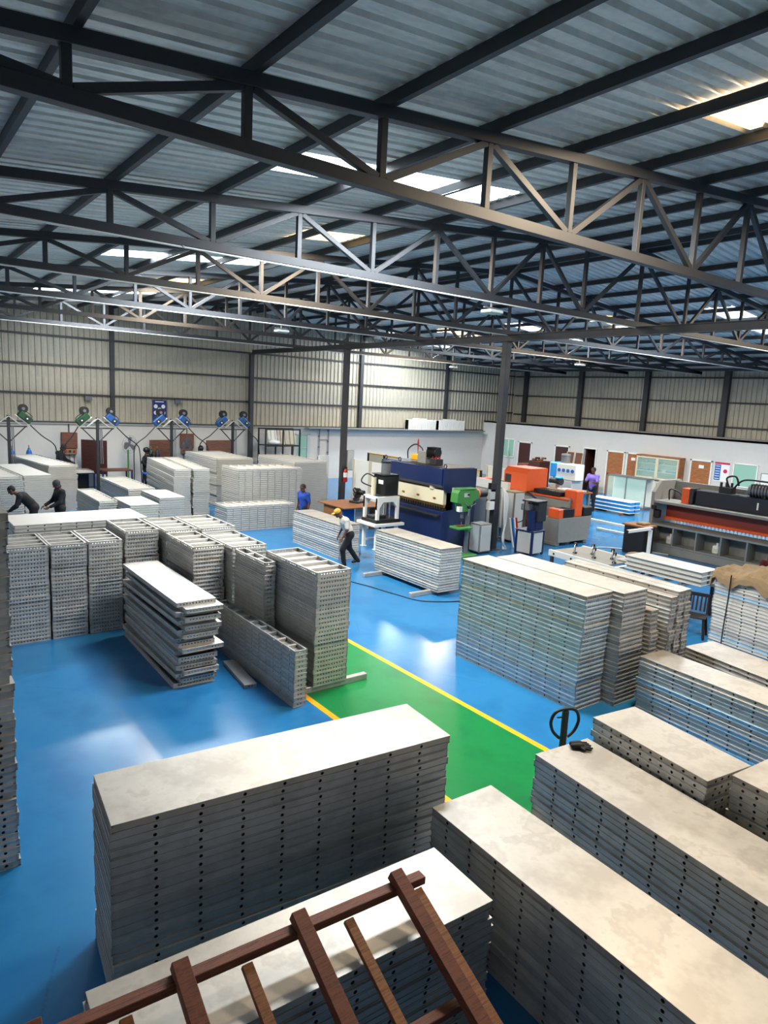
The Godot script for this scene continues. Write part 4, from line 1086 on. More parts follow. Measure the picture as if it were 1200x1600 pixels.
func make_shear() -> void:
	var t := thing("plate_shear", "grey hydraulic plate shear with orange blade guard and open cubbyholes", "shear", Vector3(21.0, 0, -12.8))
	var far := 5.2
	for z in [0.06, far]:
		var b := MB.new()
		b.prism(PackedVector2Array([Vector2(0, 0), Vector2(1.6, 0), Vector2(1.6, 2.38), Vector2(0.35, 2.38), Vector2(0.0, 2.0)]), z - 0.06, z + 0.06)
		add(t, "side_plate", b, M.machine_grey)
	pbox(t, "deck", Vector3(0.5, 1.69, far / 2), Vector3(0.95, 0.09, far - 0.1), M.machine_grey, 0.01)
	pbox(t, "back_wall", Vector3(1.25, 1.9, far / 2), Vector3(0.06, 0.9, far - 0.1), M.machine_grey)
	pbox(t, "oil_tank", Vector3(0.62, 1.98, 2.55), Vector3(0.5, 0.5, 2.45), M.navy, 0.02)
	pbox(t, "orange_box", Vector3(0.5, 1.98, 1.02), Vector3(0.4, 0.5, 0.26), M.orange, 0.01)
	pbox(t, "grey_box", Vector3(0.5, 2.0, 1.22), Vector3(0.42, 0.52, 0.12), M.dark_grey, 0.01)
	pbox(t, "sight_glass", Vector3(0.36, 1.98, 3.3), Vector3(0.02, 0.22, 0.05), M.paper, 0.005)
	pcyl(t, "filler_cap", Vector3(0.6, 2.22, 3.35), Vector3(0.6, 2.3, 3.35), 0.08, M.steel_light)
	var mo := pcyl(t, "pump_motor", Vector3(0.62, 2.42, 2.9), Vector3(0.62, 2.42, 3.7), 0.18, M.steel_light)
	for k in 8: pbox(mo, "cooling_fin", Vector3(0.62, 2.42, 3.0 + k * 0.09), Vector3(0.4, 0.4, 0.014), M.dark_grey, 0.004)
	pbox(t, "valve_block", Vector3(0.62, 2.32, 2.2), Vector3(0.3, 0.2, 0.4), M.black, 0.01)
	for k in 3: pcyl(t, "valve", Vector3(0.5 + k * 0.1, 2.4, 2.05 + k * 0.12), Vector3(0.5 + k * 0.1, 2.56, 2.05 + k * 0.12), 0.04, M.dark_grey)
	ptube(t, "hose", [Vector3(0.6, 2.35, 2.3), Vector3(0.5, 2.7, 2.2), Vector3(0.55, 2.78, 2.45), Vector3(0.6, 2.5, 2.55)], 0.03, M.black)
	ptube(t, "hose", [Vector3(0.6, 2.4, 2.4), Vector3(0.6, 2.7, 2.7), Vector3(0.65, 2.72, 3.4), Vector3(0.7, 2.7, 4.0), Vector3(0.8, 2.3, 4.2)], 0.03, M.black)
	ptube(t, "hose", [Vector3(0.6, 1.75, 0.3), Vector3(0.5, 2.1, 0.35), Vector3(0.6, 2.05, 0.6), Vector3(0.7, 1.8, 0.8)], 0.025, M.black)
	pbox(t, "blade_beam", Vector3(0.55, 1.38, far / 2 + 0.1), Vector3(0.1, 0.5, far - 0.4), M.deep_orange)
	pbox(t, "blade_guard", Vector3(0.42, 1.16, far / 2 + 0.1), Vector3(0.16, 0.09, far - 0.4), M.orange, 0.01)
	for i in 36: pcyl(t, "hold_down", Vector3(0.4, 1.02, 0.75 + i * 0.12), Vector3(0.4, 1.12, 0.75 + i * 0.12), 0.022, M.cream, -1.0, 8)
	pbox(t, "table", Vector3(0.35, 0.93, far / 2), Vector3(0.75, 0.07, far - 0.1), M.machine_grey, 0.01)
	pbox(t, "inner_panel", Vector3(0.6, 0.5, far / 2), Vector3(0.05, 0.85, far - 0.1), M.machine_grey)
	pbox(t, "shelf", Vector3(0.25, 0.3, far / 2), Vector3(0.6, 0.05, far - 0.1), M.machine_grey)
	pbox(t, "plinth", Vector3(0.2, 0.14, far / 2), Vector3(0.45, 0.27, far - 0.1), M.machine_grey)
	for i in 6: pbox(t, "divider", Vector3(0.25, 0.61, 0.92 + i * 0.8), Vector3(0.55, 0.58, 0.05), M.machine_grey)
	pbox(t, "switch_box", Vector3(-0.03, 1.5, 0.15), Vector3(0.1, 0.14, 0.14), M.black, 0.01)
	pbox(t, "control_pendant", Vector3(0.12, 1.28, 0.22), Vector3(0.16, 0.28, 0.2), M.black, 0.03)
	for q in [[0.72, "white plastic bottle in the first cubbyhole of the shear"], [2.3, "white plastic bottle in the third cubbyhole of the shear"]]:
		var bt := thing("plastic_bottle", q[1], "bottle", Vector3(21.2, 0.326, -12.8 + q[0]), 0.0, "bottles in the shear")
		pbox(bt, "body", Vector3(0, 0.13, 0), Vector3(0.16, 0.26, 0.2), M.white, 0.03)
		pcyl(bt, "neck", Vector3(0, 0.25, 0.03), Vector3(0, 0.32, 0.03), 0.035, M.white)
		pcyl(bt, "lid", Vector3(0, 0.32, 0.03), Vector3(0, 0.345, 0.03), 0.04, M.white)
		pbox(bt, "sticker", Vector3(-0.083, 0.12, 0), Vector3(0.006, 0.1, 0.12), M.cream, 0.0)

func make_back_machines() -> void:
	var t := thing("milling_machine", "white machine with four blue round vents and a sky blue end", "machine", Vector3(24.8, 0, -19.2))
	pbox(t, "base", Vector3(0.1, 0.75, -0.15), Vector3(0.8, 1.5, 1.1), M.pale_grey, 0.02)
	pbox(t, "white_body", Vector3(0.0, 1.86, 0.03), Vector3(0.6, 0.7, 1.06), M.white, 0.02)
	pbox(t, "blue_end", Vector3(0.0, 1.9, -0.68), Vector3(0.65, 0.66, 0.36), M.sky_blue, 0.05)
	for k in 4: pcyl(t, "round_vent", Vector3(-0.3, 1.92, -0.33 + k * 0.24), Vector3(-0.33, 1.92, -0.33 + k * 0.24), 0.08, M.bright_blue)
	var tk := MB.new()
	tk.lathe(Vector3(0.05, 2.2, -0.3), [Vector2(0.2, 0.0), Vector2(0.2, 0.34), Vector2(0.22, 0.36), Vector2(0.2, 0.42), Vector2(0.001, 0.44)], 16)
	add(t, "coolant_tank", tk, M.steel_light)
	var b := thing("work_bench", "cluttered bench with white and brown strips beside the purple-shirted man", "bench", Vector3(23.5, 0, -18.2))
	pbox(b, "bench_top", Vector3(0, 1.2, 0), Vector3(1.0, 0.06, 1.8), M.timber_pale)
	for x in [-0.45, 0.45]:
		for z in [-0.8, 0.8]: pbox(b, "leg", Vector3(x * 0.9, 0.59, z), Vector3(0.08, 1.18, 0.08), M.machine_grey)
	for k in 5:
		var s := thing("offcut_strip", "%s strip lying on the cluttered bench, %s from its left end" % [["white", "brown", "white", "pale grey", "brown"][k], ORD[k]], "strip", Vector3(23.2 + k * 0.13, 1.233, -17.95 + k * 0.02), 90.0, "strips on the cluttered bench")
		pbox(s, "bar", Vector3(0, 0.03, 0), Vector3(1.1, 0.06, 0.07), [M.white, M.board, M.white, M.pale_grey, M.board][k])
		pbox(s, "end_cap", Vector3(0.55, 0.03, 0), Vector3(0.03, 0.064, 0.074), M.dark_grey)
	var m := thing("bench_grinder", "black and white grinder with light blue guard on the bench", "grinder", Vector3(23.5, 1.23, -18.9))
	pbox(m, "base", Vector3(0, 0.1, 0), Vector3(0.3, 0.2, 0.3), M.pale_grey, 0.01)
	pcyl(m, "motor", Vector3(0, 0.3, -0.25), Vector3(0, 0.3, 0.25), 0.13, M.black)
	pbox(m, "guard", Vector3(-0.02, 0.46, 0.2), Vector3(0.28, 0.1, 0.3), M.sky_blue, 0.04)
	pcyl(m, "wheel", Vector3(0, 0.3, 0.28), Vector3(0, 0.3, 0.34), 0.16, M.dark_grey)

func make_wall_things() -> void:
	# doors and windows of the offices
	var ds := [[-29.77, -28.65, "mahogany", false], [-26.85, -25.75, "mahogany", false], [-23.16, -22.0, "teak", false], [-21.9, -21.08, "teak", true], [-18.24, -17.1, "teak", true]]
	for i in ds.size():
		var d: Array = ds[i]
		var o := setting("door_%d" % (i + 1), "%s office door" % ("dark brown" if d[2] == "mahogany" else "teak"))
		o.position = Vector3(OFFICE, 0, (d[0] + d[1]) / 2)
		var w: float = d[1] - d[0]
		for s in [-1, 1]: pbox(o, "door_frame", Vector3(-0.02, 1.22, s * (w / 2 - 0.04)), Vector3(0.08, 2.44, 0.08), M.white)
		pbox(o, "door_frame", Vector3(-0.02, 2.4, 0), Vector3(0.08, 0.08, w), M.white)
		var leaf := pbox(o, "door_leaf", Vector3(-0.012, 1.18, 0), Vector3(0.04, 2.34, w - 0.16), M[d[2]])
		pcyl(leaf, "handle", Vector3(-0.05, 1.05, -w / 2 + 0.16), Vector3(-0.05, 1.2, -w / 2 + 0.16), 0.02, M.dark_grey)
		if d[3]: pbox(o, "notice", Vector3(-0.036, 2.1, 0.02), Vector3(0.006, 0.16, 0.26), M.paper, 0.0)
	var o6 := setting("door_6", "dark open doorway with a door leaf standing ajar")
	o6.position = Vector3(OFFICE, 0, -24.32)
	for s in [-1, 1]: pbox(o6, "door_frame", Vector3(0.04, 1.22, s * 0.44), Vector3(0.2, 2.44, 0.06), M.white)
	pbox(o6, "door_frame", Vector3(0.04, 2.43, 0), Vector3(0.2, 0.06, 0.9), M.white)
	pbox(o6, "door_leaf", Vector3(0.55, 1.18, -0.36), Vector3(0.8, 2.3, 0.04), M.mahogany)
	for q in [[-31.1, -30.12, 1.36, 2.5, 1], [-16.05, -14.95, 1.35, 2.43, 2]]:
		var o := setting("window_%d" % q[4], "frosted green office window")
		o.position = Vector3(OFFICE, 0, (q[0] + q[1]) / 2)
		var w: float = q[1] - q[0]
		var h: float = q[3] - q[2]
		for s in [-1, 1]:
			pbox(o, "frame_post", Vector3(-0.02, (q[2] + q[3]) / 2, s * w / 2), Vector3(0.07, h + 0.06, 0.06), M.white)
			pbox(o, "frame_rail", Vector3(-0.02, (q[2] + q[3]) / 2 + s * h / 2, 0), Vector3(0.07, 0.06, w), M.white)
			if q[4] == 1: pbox(o, "pane", Vector3(-0.01, (q[2] + q[3]) / 2, s * w / 4), Vector3(0.02, h, w / 2), M.frosted, 0.0)
		if q[4] == 1: pbox(o, "mullion", Vector3(-0.02, (q[2] + q[3]) / 2, 0), Vector3(0.07, h, 0.05), M.white)
		else: pbox(o, "pane", Vector3(-0.01, (q[2] + q[3]) / 2, 0), Vector3(0.02, h, w), M.frosted, 0.0)
	# glazed door in the far wall
	var gd := setting("door_7", "grey door with a tall green glass pane")
	gd.position = Vector3(19.1, 0, BACK)
	for s in [-1, 1]: pbox(gd, "door_frame", Vector3(s * 0.42, 1.25, 0.03), Vector3(0.18, 2.5, 0.08), M.pale_grey)
	pbox(gd, "door_frame", Vector3(0, 2.55, 0.03), Vector3(1.0, 0.2, 0.08), M.pale_grey)
	pbox(gd, "pane", Vector3(0.0, 1.3, 0.02), Vector3(0.66, 2.4, 0.03), M.frosted, 0.0)
	pbox(gd, "mid_rail", Vector3(0, 1.75, 0.035), Vector3(0.66, 0.06, 0.05), M.pale_grey)
	# display cabinet
	var c := thing("display_cabinet", "teak display cabinet with glass doors on the office wall", "cabinet", Vector3(OFFICE - 0.25, 0, -19.78))
	for z in [-1.22, 1.22]: pbox(c, "side_panel", Vector3(0, 1.25, z), Vector3(0.5, 2.3, 0.05), M.teak)
	pbox(c, "top_board", Vector3(0, 2.41, 0), Vector3(0.5, 0.06, 2.5), M.teak)
	pbox(c, "bottom_board", Vector3(0, 0.08, 0), Vector3(0.5, 0.16, 2.5), M.teak)
	pbox(c, "back_board", Vector3(0.22, 1.25, 0), Vector3(0.03, 2.3, 2.4), M.paper)
	for y in [1.2, 1.6, 2.0]: pbox(c, "shelf", Vector3(0.02, y, 0), Vector3(0.4, 0.03, 2.4), M.white)
	for s in [-1, 1]:
		for r in [[1.22, 2.36], [0.2, 1.12]]:
			var ym: float = (r[0] + r[1]) / 2
			var dr := Node3D.new()
			dr.name = "glass_door"
			c.add_child(dr, true)
			for u in [-1, 1]:
				pbox(dr, "stile", Vector3(-0.24, ym, s * 0.6 + u * 0.56), Vector3(0.05, r[1] - r[0], 0.08), M.cream)
				pbox(dr, "rail", Vector3(-0.24, ym + u * (r[1] - r[0] - 0.08) / 2, s * 0.6), Vector3(0.05, 0.08, 1.1), M.cream)
			pbox(dr, "pane", Vector3(-0.24, ym, s * 0.6), Vector3(0.01, r[1] - r[0] - 0.14, 1.06), M.glass, 0.0)
	for k in 9:
		var y: float = [1.215, 1.615, 2.015][k % 3]
		var it := thing("sample_profile", "%s sample piece on the %s shelf of the display cabinet, %s from the left" % [["grey", "dark grey", "blue"][(k * 2) % 3], ["lower", "middle", "upper"][k % 3], ORD[k / 3]], "sample", Vector3(OFFICE - 0.25, y, -20.7 + (k / 3) * 0.75 + (k % 2) * 0.1), 0.0, "samples in the display cabinet")
		pbox(it, "profile", Vector3(0, 0.05, 0), Vector3(0.18, 0.1, 0.5), [M.steel_light, M.dark_grey, M.bright_blue][(k * 2) % 3], 0.01)
		pbox(it, "flange", Vector3(0, 0.11, 0), Vector3(0.22, 0.02, 0.54), M.pale_grey)
	for q in [[-25.55, 9.0, "tall brown board leaning on the office wall, left of two"], [-24.95, 14.0, "tall brown board leaning beside the open doorway, right of two"]]:
		var lb := thing("leaning_board", q[2], "board", Vector3(OFFICE - 0.38, 0, q[0]), 0.0, "leaning boards")
		var bl := MB.new()
		bl.t = Transform3D(Basis(Vector3(0, 0, 1), -0.13), Vector3.ZERO)
		bl.bx(Vector3(0, 1.08, 0), Vector3(0.03, 2.1, 0.5), 0.004)
		add(lb, "board", bl, M.board)
		var bt := MB.new()
		bt.t = bl.t
		for z in [-0.26, 0.26]: bt.bx(Vector3(-0.01, 1.08, z), Vector3(0.05, 2.12, 0.04), 0.004)
		add(lb, "edge_strip", bt, M.cream)
	var cr := thing("parts_crate", "brown and dark crates heaped with scrap before the office doors", "crate", Vector3(30.3, 0, -25.9))
	pbox(cr, "crate_body", Vector3(0, 0.7, -0.55), Vector3(0.9, 1.4, 0.8), M.board, 0.01)
	pbox(cr, "crate_body", Vector3(0, 0.8, 0.3), Vector3(0.9, 1.6, 0.8), M.mahogany, 0.01)
	for k in 3: pbox(cr, "lid_slat", Vector3(-0.3 + k * 0.3, 1.62, 0.3), Vector3(0.24, 0.03, 0.84), M.timber)
	for k in 4: pbox(cr, "scrap_piece", Vector3(-0.2 + k * 0.12, 1.7 + (k % 2) * 0.08, 0.1 + k * 0.12), Vector3(0.2, 0.1, 0.24), [M.timber, M.dark_grey, M.timber_pale, M.board][k], 0.02)
	var ct := thing("carton", "brown cardboard carton on the floor beside the teak door", "carton", Vector3(32.4, 0, -23.35), 15.0)
	pbox(ct, "box", Vector3(0, 0.35, 0), Vector3(0.5, 0.7, 0.4), M.timber_pale, 0.01)
	for sd in [-1, 1]: pbox(ct, "flap", Vector3(0, 0.72, sd * 0.17), Vector3(0.5, 0.02, 0.2), M.timber_pale)
	# posters and boards
	var p := thing("wall_poster", "blue and pink poster with a cartoon panel on the office wall", "poster", Vector3(OFFICE - 0.012, 1.5, -16.62))
	pbox(p, "sheet", Vector3(0, 0.46, 0), Vector3(0.012, 0.92, 0.74), M.paper, 0.0)
	pbox(p, "header_band", Vector3(-0.007, 0.87, 0), Vector3(0.006, 0.1, 0.74), M.poster_pink, 0.0)
	pbox(p, "text_column", Vector3(-0.007, 0.42, -0.2), Vector3(0.006, 0.76, 0.3), M.bright_blue, 0.0)
	for k in 6: pbox(p, "text_line", Vector3(-0.011, 0.12 + k * 0.12, -0.2), Vector3(0.004, 0.03, 0.22), M.paper, 0.0)
	pcyl(p, "picture_spot", Vector3(-0.006, 0.5, 0.18), Vector3(-0.01, 0.5, 0.18), 0.1, M.poster_pink)
	var wb := thing("whiteboard", "white notice board with thin frame at the right of the office window", "board", Vector3(OFFICE - 0.02, 1.2, -14.1))
	pbox(wb, "board", Vector3(0, 0.45, 0), Vector3(0.02, 0.9, 1.3), M.white, 0.0)
	for s in [-1, 1]:
		pbox(wb, "frame", Vector3(-0.005, 0.45 + s * 0.45, 0), Vector3(0.03, 0.025, 1.32), M.steel_light)
		pbox(wb, "frame", Vector3(-0.005, 0.45, s * 0.65), Vector3(0.03, 0.9, 0.025), M.steel_light)
	var sp := thing("safety_poster", "dark blue safety poster with white round pictograms on the cladding", "poster", Vector3(11.23, 3.06, BACK + 0.02))
	pbox(sp, "sheet", Vector3(0, 0.49, 0), Vector3(0.68, 0.98, 0.012), M.poster_blue, 0.0)
	pbox(sp, "title_line", Vector3(0, 0.9, 0.008), Vector3(0.4, 0.04, 0.004), M.paper, 0.0)
	for q in [[-0.18, 0.68], [0.18, 0.68], [0.0, 0.53], [-0.18, 0.38], [0.18, 0.38], [0.0, 0.2]]: pcyl(sp, "pictogram", Vector3(q[0], q[1], 0.004), Vector3(q[0], q[1], 0.012), 0.095, M.paper)
	for q in [[8.0, 4.02, "second"], [12.1, 4.02, "third"]]:
		var f := thing("wall_floodlight", "small grey floodlight under the girt, %s" % ("left of the far post" if q[2] == "second" else "right of the safety poster"), "lamp", Vector3(q[0], 3.9, BACK + 0.06), 0.0, "wall floodlights")
		pbox(f, "housing", Vector3(0, 0.1, 0.03), Vector3(0.3, 0.2, 0.1), M.steel_light)
		pbox(f, "bracket", Vector3(0, 0.22, 0), Vector3(0.32, 0.04, 0.06), M.dark_grey)
	# things on the masonry ledge
	for k in 2:
		var r := thing("sheet_roll", "roll of white ribbed sheet on the wall ledge, %s" % ["left one", "right one"][k], "roll", Vector3(27.35 + k * 2.45, 2.87, BACK + 0.28), 0.0, "white rolls on the ledge")
		var b := MB.new()
		for i in 22: b.lohi(-1.1 + i * 0.1, 0.0, -0.2, -1.04 + i * 0.1, 0.62, 0.24, 0.01)
		add(r, "ribs", b, M.white)
		r.get_child(0).set_meta("kind", "stuff")
		pbox(r, "core_sheet", Vector3(0, 0.31, 0), Vector3(2.2, 0.6, 0.36), M.cream, 0.02)
		pbox(r, "loose_cover", Vector3(-0.1, 0.66, 0), Vector3(0.9, 0.08, 0.34), M.white, 0.03)
	var lg := setting("trim_1", "broken ledge board on top of the white base wall")
	pbox(lg, "board", Vector3(26.0, 2.86, BACK + 0.25), Vector3(13.5, 0.05, 0.6), M.machine_grey)
	var ld := thing("wall_ladder", "thin grey pipe ladder fixed to the far white wall", "ladder", Vector3(20.5, 0.3, BACK + 0.08))
	for x in [-0.3, 0.3]: pcyl(ld, "stile", Vector3(x, 0, 0), Vector3(x, 2.5, 0), 0.022, M.steel_light)
	for k in 2: pcyl(ld, "rung", Vector3(-0.3, 0.6 + k * 1.3, 0), Vector3(0.3, 0.6 + k * 1.3, 0), 0.016, M.steel_light)
	for k in 8: pbox(ld, "pipe_clip", Vector3(-0.3 if k % 2 == 0 else 0.3, 0.3 + k * 0.3, -0.03), Vector3(0.1, 0.05, 0.06), M.steel_light)
	var rh := thing("fire_hose_pole", "red pole leaning against the white office corner", "pole", Vector3(31.9, 0, -30.5))
	pcyl(rh, "shaft", Vector3(0.25, 0.0, 0), Vector3(0, 2.6, 0), 0.09, M.red)
	pbox(rh, "base", Vector3(0.25, 0.03, 0), Vector3(0.35, 0.06, 0.35), M.red)
	pcyl(rh, "tip", Vector3(0, 2.6, 0), Vector3(-0.01, 2.7, 0), 0.06, M.dark_grey)
	# storage rack of roofing offcuts
	var sr := thing("storage_rack", "black rack filled with ribbed sheet offcuts by the far wall", "rack", Vector3(17.3, 0, -32.2))
	for x in [-1.0, 0.0, 1.0]:
		for z in [-0.4, 0.4]: pbox(sr, "post", Vector3(x, 1.42, z), Vector3(0.07, 2.84, 0.07), M.black)
	for y in [0.4, 1.2, 1.95, 2.8]:
		for z in [-0.4, 0.4]: pbox(sr, "beam", Vector3(0, y, z), Vector3(2.0, 0.07, 0.05), M.black)
	for y in [0.42, 1.22, 1.97]: pbox(sr, "shelf", Vector3(0, y, 0), Vector3(1.9, 0.03, 0.8), M.dark_grey)
	for k in 3:
		var of := thing("sheet_offcut", "ribbed metal offcut leaning in the black rack, %s from the left" % ORD[k], "sheet", Vector3(16.75 + k * 0.55, 1.99, -32.3), 0.0, "offcuts in the rack")
		var b := MB.new()
		b.t = Transform3D(Basis(Vector3(1, 0, 0), -0.25), Vector3.ZERO)
		clad(b, true, 0.0, 1.0, 0.0, 0.5, 0.0, func(_q): return 0.75)
		add(of, "sheet", b, M.cladding if k > 0 else M.white)
	var wr := thing("cloth_bundle", "crumpled white bundle on the black rack", "bundle", Vector3(16.7, 1.99, -32.0))
	var bb := MB.new()
	bb.ball(Vector3(0.1, 0.16, 0), Vector3(0.3, 0.15, 0.2)); bb.ball(Vector3(0.3, 0.12, 0.05), Vector3(0.25, 0.11, 0.18))
	add(wr, "bundle", bb, M.paper)

func make_bays() -> void:
	# swing-arm posts that carry the wire feeders
	var bays := [[4.35, -30.0, "green", "", "at the left picture edge"], [7.5, -29.5, "green", "bright_blue", "between the gas cylinders and the fan"], [10.75, -30.0, "bright_blue", "bright_blue", "under the safety poster"], [13.75, -30.2, "bright_blue", "bright_blue", "before the far steel column"]]
	for i in bays.size():
		var q: Array = bays[i]
		var t := thing("boom_post", "dark steel feeder post " + q[4], "post", Vector3(q[0], 0, q[1]), 0.0, "feeder posts")
		pbox(t, "shaft", Vector3(0, 1.65, 0), Vector3(0.11, 3.28, 0.11), M.dark_grey)
		pbox(t, "foot_plate", Vector3(0, 0.015, 0), Vector3(0.4, 0.03, 0.4), M.dark_grey)
		pbox(t, "cross_arm", Vector3(0, 2.86, 0), Vector3(1.3, 0.05, 0.06), M.dark_grey)
		for s in [-1, 1]:
			pbar(t, "strut", Vector3(0, 2.25, 0), Vector3(s * 0.6, 2.86, 0), 0.04, 0.04, M.dark_grey)
			pbar(t, "cradle", Vector3(0, 3.26, 0), Vector3(s * 0.42, 2.92, 0), 0.2, 0.03, M.pale_grey)
		for k in 2: pcyl(t, "conduit", Vector3(0.1 + k * 0.08, 1.4, 0.06), Vector3(0.1 + k * 0.05, 2.86, 0.06), 0.018, M.steel_light)
		for s in [-1, 1]:
			var colr: String = q[2] if s < 0 else q[3]
			if i == 0: colr = "green" if s > 0 else ""
			if colr == "": continue
			var f := thing("wire_feeder", "%s wire feeder, %s side of the post %s" % ["green" if colr == "green" else "blue", "left" if s < 0 else "right", q[4]], "feeder", Vector3(q[0] + s * 0.48, 3.3, q[1] + 0.02), 0.0, "wire feeders on posts")
			var tilt := Transform3D(Basis(Vector3(0, 0, 1), -s * 0.7), Vector3.ZERO)
			var mm: Material = M.dark_green if colr == "green" else M.feeder_blue
			var b := MB.new()
			b.t = tilt
			b.bx(Vector3(s * 0.12, 0.0, 0), Vector3(0.55, 0.26, 0.28), 0.03)
			add(f, "case", b, mm)
			var wl := MB.new()
			wl.t = tilt
			wl.cyl(Vector3(-s * 0.14, 0.22, -0.08), Vector3(-s * 0.14, 0.22, 0.1), 0.17, -1.0, 18)
			var reel := add(f, "reel", wl, M.black)
			var hb := MB.new()
			hb.t = tilt
			hb.cyl(Vector3(-s * 0.14, 0.22, 0.1), Vector3(-s * 0.14, 0.22, 0.13), 0.06, -1.0, 12)
			add(reel, "hub", hb, M.steel_light)
			var hd := MB.new()
			hd.t = tilt
			hd.tube(curve([Vector3(s * 0.0, 0.13, 0.0), Vector3(s * 0.02, 0.2, 0), Vector3(s * 0.28, 0.2, 0), Vector3(s * 0.32, 0.13, 0)], 4), 0.015, 6)
			add(f, "handle", hd, M.black)
			var fp := MB.new()
			fp.t = tilt
			fp.bx(Vector3(s * 0.2, 0.0, 0.145), Vector3(0.2, 0.16, 0.012), 0.002)
			var pan := add(f, "control_panel", fp, M.dark_grey)
			var kn := MB.new()
			kn.t = tilt
			kn.cyl(Vector3(s * 0.2, 0.0, 0.15), Vector3(s * 0.2, 0.0, 0.18), 0.03, -1.0, 10)
			add(pan, "knob", kn, M.white)
			var sk := MB.new()
			sk.t = tilt
			sk.bx(Vector3(s * 0.1, -0.15, 0), Vector3(0.62, 0.03, 0.2), 0.01)
			add(f, "skid", sk, M.white)
			var end := Vector3(q[0] + s * 1.55, 2.2 if i != 3 else 2.3, q[1] + 0.1)
			if i == 1 and s < 0: end.x += 0.3
			if i == 3 and s > 0: end = Vector3(q[0] + 1.2, 2.4, q[1] + 0.1)
			var cb := thing("torch_cable", "black torch cable, %s side of the post %s" % ["left" if s < 0 else "right", q[4]], "cable", Vector3.ZERO, 0.0, "torch cables")
			var st := Vector3(q[0] + s * 0.75, 2.92, q[1] + 0.03)
			ptube(cb, "sheath", [st, st.lerp(end, 0.5) + Vector3(0, -0.05, 0), end, end + Vector3(s * 0.12, -0.35, 0), end + Vector3(s * 0.15, -1.3, 0.1), end + Vector3(s * 0.2, -end.y + 0.02, 0.1)], 0.022, M.black)
			pcyl(cb, "torch", end + Vector3(s * 0.2, -end.y + 0.02, 0.1), end + Vector3(s * 0.4, -end.y + 0.03, 0.25), 0.02, M.dark_grey)
	# gas cylinders
	for q in [[4.66, -31.6, "bright_blue", "dark cylinder with blue shoulder nearest the left post"], [5.35, -31.9, "bright_blue", "dark cylinder with blue shoulder standing apart by the wall"], [10.3, -31.4, "dark_green", "black gas cylinder behind the raised-hand welder"], [10.62, -31.5, "dark_grey", "second black gas cylinder, beside the brown screen"]]:
		var t := thing("gas_cylinder", q[3], "gas cylinder", Vector3(q[0], 0, q[1]), 0.0, "gas cylinders")
		var b := MB.new()
		b.lathe(Vector3.ZERO, [Vector2(0.001, 0), Vector2(0.125, 0), Vector2(0.13, 0.03), Vector2(0.13, 1.55), Vector2(0.12, 1.6)], 16)
		add(t, "shell", b, M.navy)
		var s := MB.new()
		s.lathe(Vector3.ZERO, [Vector2(0.12, 1.6), Vector2(0.1, 1.72), Vector2(0.05, 1.8), Vector2(0.04, 1.86), Vector2(0.001, 1.86)], 16)
		add(t, "shoulder", s, M[q[2]])
		pcyl(t, "valve", Vector3(0, 1.86, 0), Vector3(0, 1.97, 0), 0.022, M.brass)
	# brown screens
	for q in [[7.95, -31.9, 1.15, -38.0, "mahogany", "dark brown board screen leaning behind the second feeder post"], [11.05, -32.2, 1.2, 10.0, "board", "brown board screen with reddish half behind the third feeder post"], [14.0, -32.2, 1.6, 10.0, "board", "low reddish board screen behind the fourth feeder post"]]:
		var t := thing("board_screen", q[5], "screen", Vector3(q[0], 0, q[1]), q[3], "board screens")
		pbox(t, "board", Vector3(0, 1.45, 0), Vector3(q[2], 1.5, 0.03), M[q[4]])
		for x in [-1, 1]: pbox(t, "upright", Vector3(x * (q[2] / 2 - 0.04), 1.1, -0.03), Vector3(0.05, 2.2, 0.04), M.dark_grey)
		for x in [-1, 1]: pbox(t, "foot", Vector3(x * (q[2] / 2 - 0.04), 0.02, 0), Vector3(0.06, 0.04, 0.5), M.dark_grey)
	# wall boxes
	for q in [[7.15, "tan fuse box with red switches on the far wall, left one"], [12.55, "tan fuse box on the far wall, right one"]]:
		var t := thing("fuse_box", q[1], "fuse box", Vector3(q[0], 1.75, BACK + 0.1), 0.0, "fuse boxes")
		pbox(t, "case", Vector3(0, 0.35, 0), Vector3(0.66, 0.72, 0.2), M.board, 0.02)
		pbox(t, "socket_panel", Vector3(0, -0.15, 0), Vector3(0.6, 0.25, 0.16), M.cloth_tan, 0.02)
		for k in 3: pcyl(t, "switch_knob", Vector3(-0.18 + k * 0.18, -0.12, 0.08), Vector3(-0.18 + k * 0.18, -0.12, 0.13), 0.05, M.red if k != 1 else M.dark_grey)
		for k in 3: ptube(t, "lead", [Vector3(-0.18 + k * 0.18, -0.25, 0.05), Vector3(-0.2 + k * 0.2, -0.8, 0.1), Vector3(-0.15 + k * 0.2, -1.2, 0.3)], 0.014, M.black)
		pcyl(t, "conduit", Vector3(0, 0.7, 0), Vector3(0, 1.1, 0), 0.02, M.dark_grey)
	# pedestal fans
	for q in [[9.45, -32.0, "grey pedestal fan on a green stand left of the welder"], [12.15, -32.0, "grey pedestal fan behind the tall white stack"]]:
		var t := thing("pedestal_fan", q[2], "fan", Vector3(q[0], 0, q[1]), 25.0, "pedestal fans")
		pcyl(t, "stand", Vector3(0, 0.04, 0), Vector3(0, 1.75, 0), 0.035, M.drill_green)
		pcyl(t, "base", Vector3(0, 0, 0), Vector3(0, 0.05, 0), 0.28, M.dark_grey, 0.24, 18)
		pcyl(t, "motor", Vector3(0, 2.0, -0.12), Vector3(0, 2.0, 0.05), 0.1, M.steel_light)
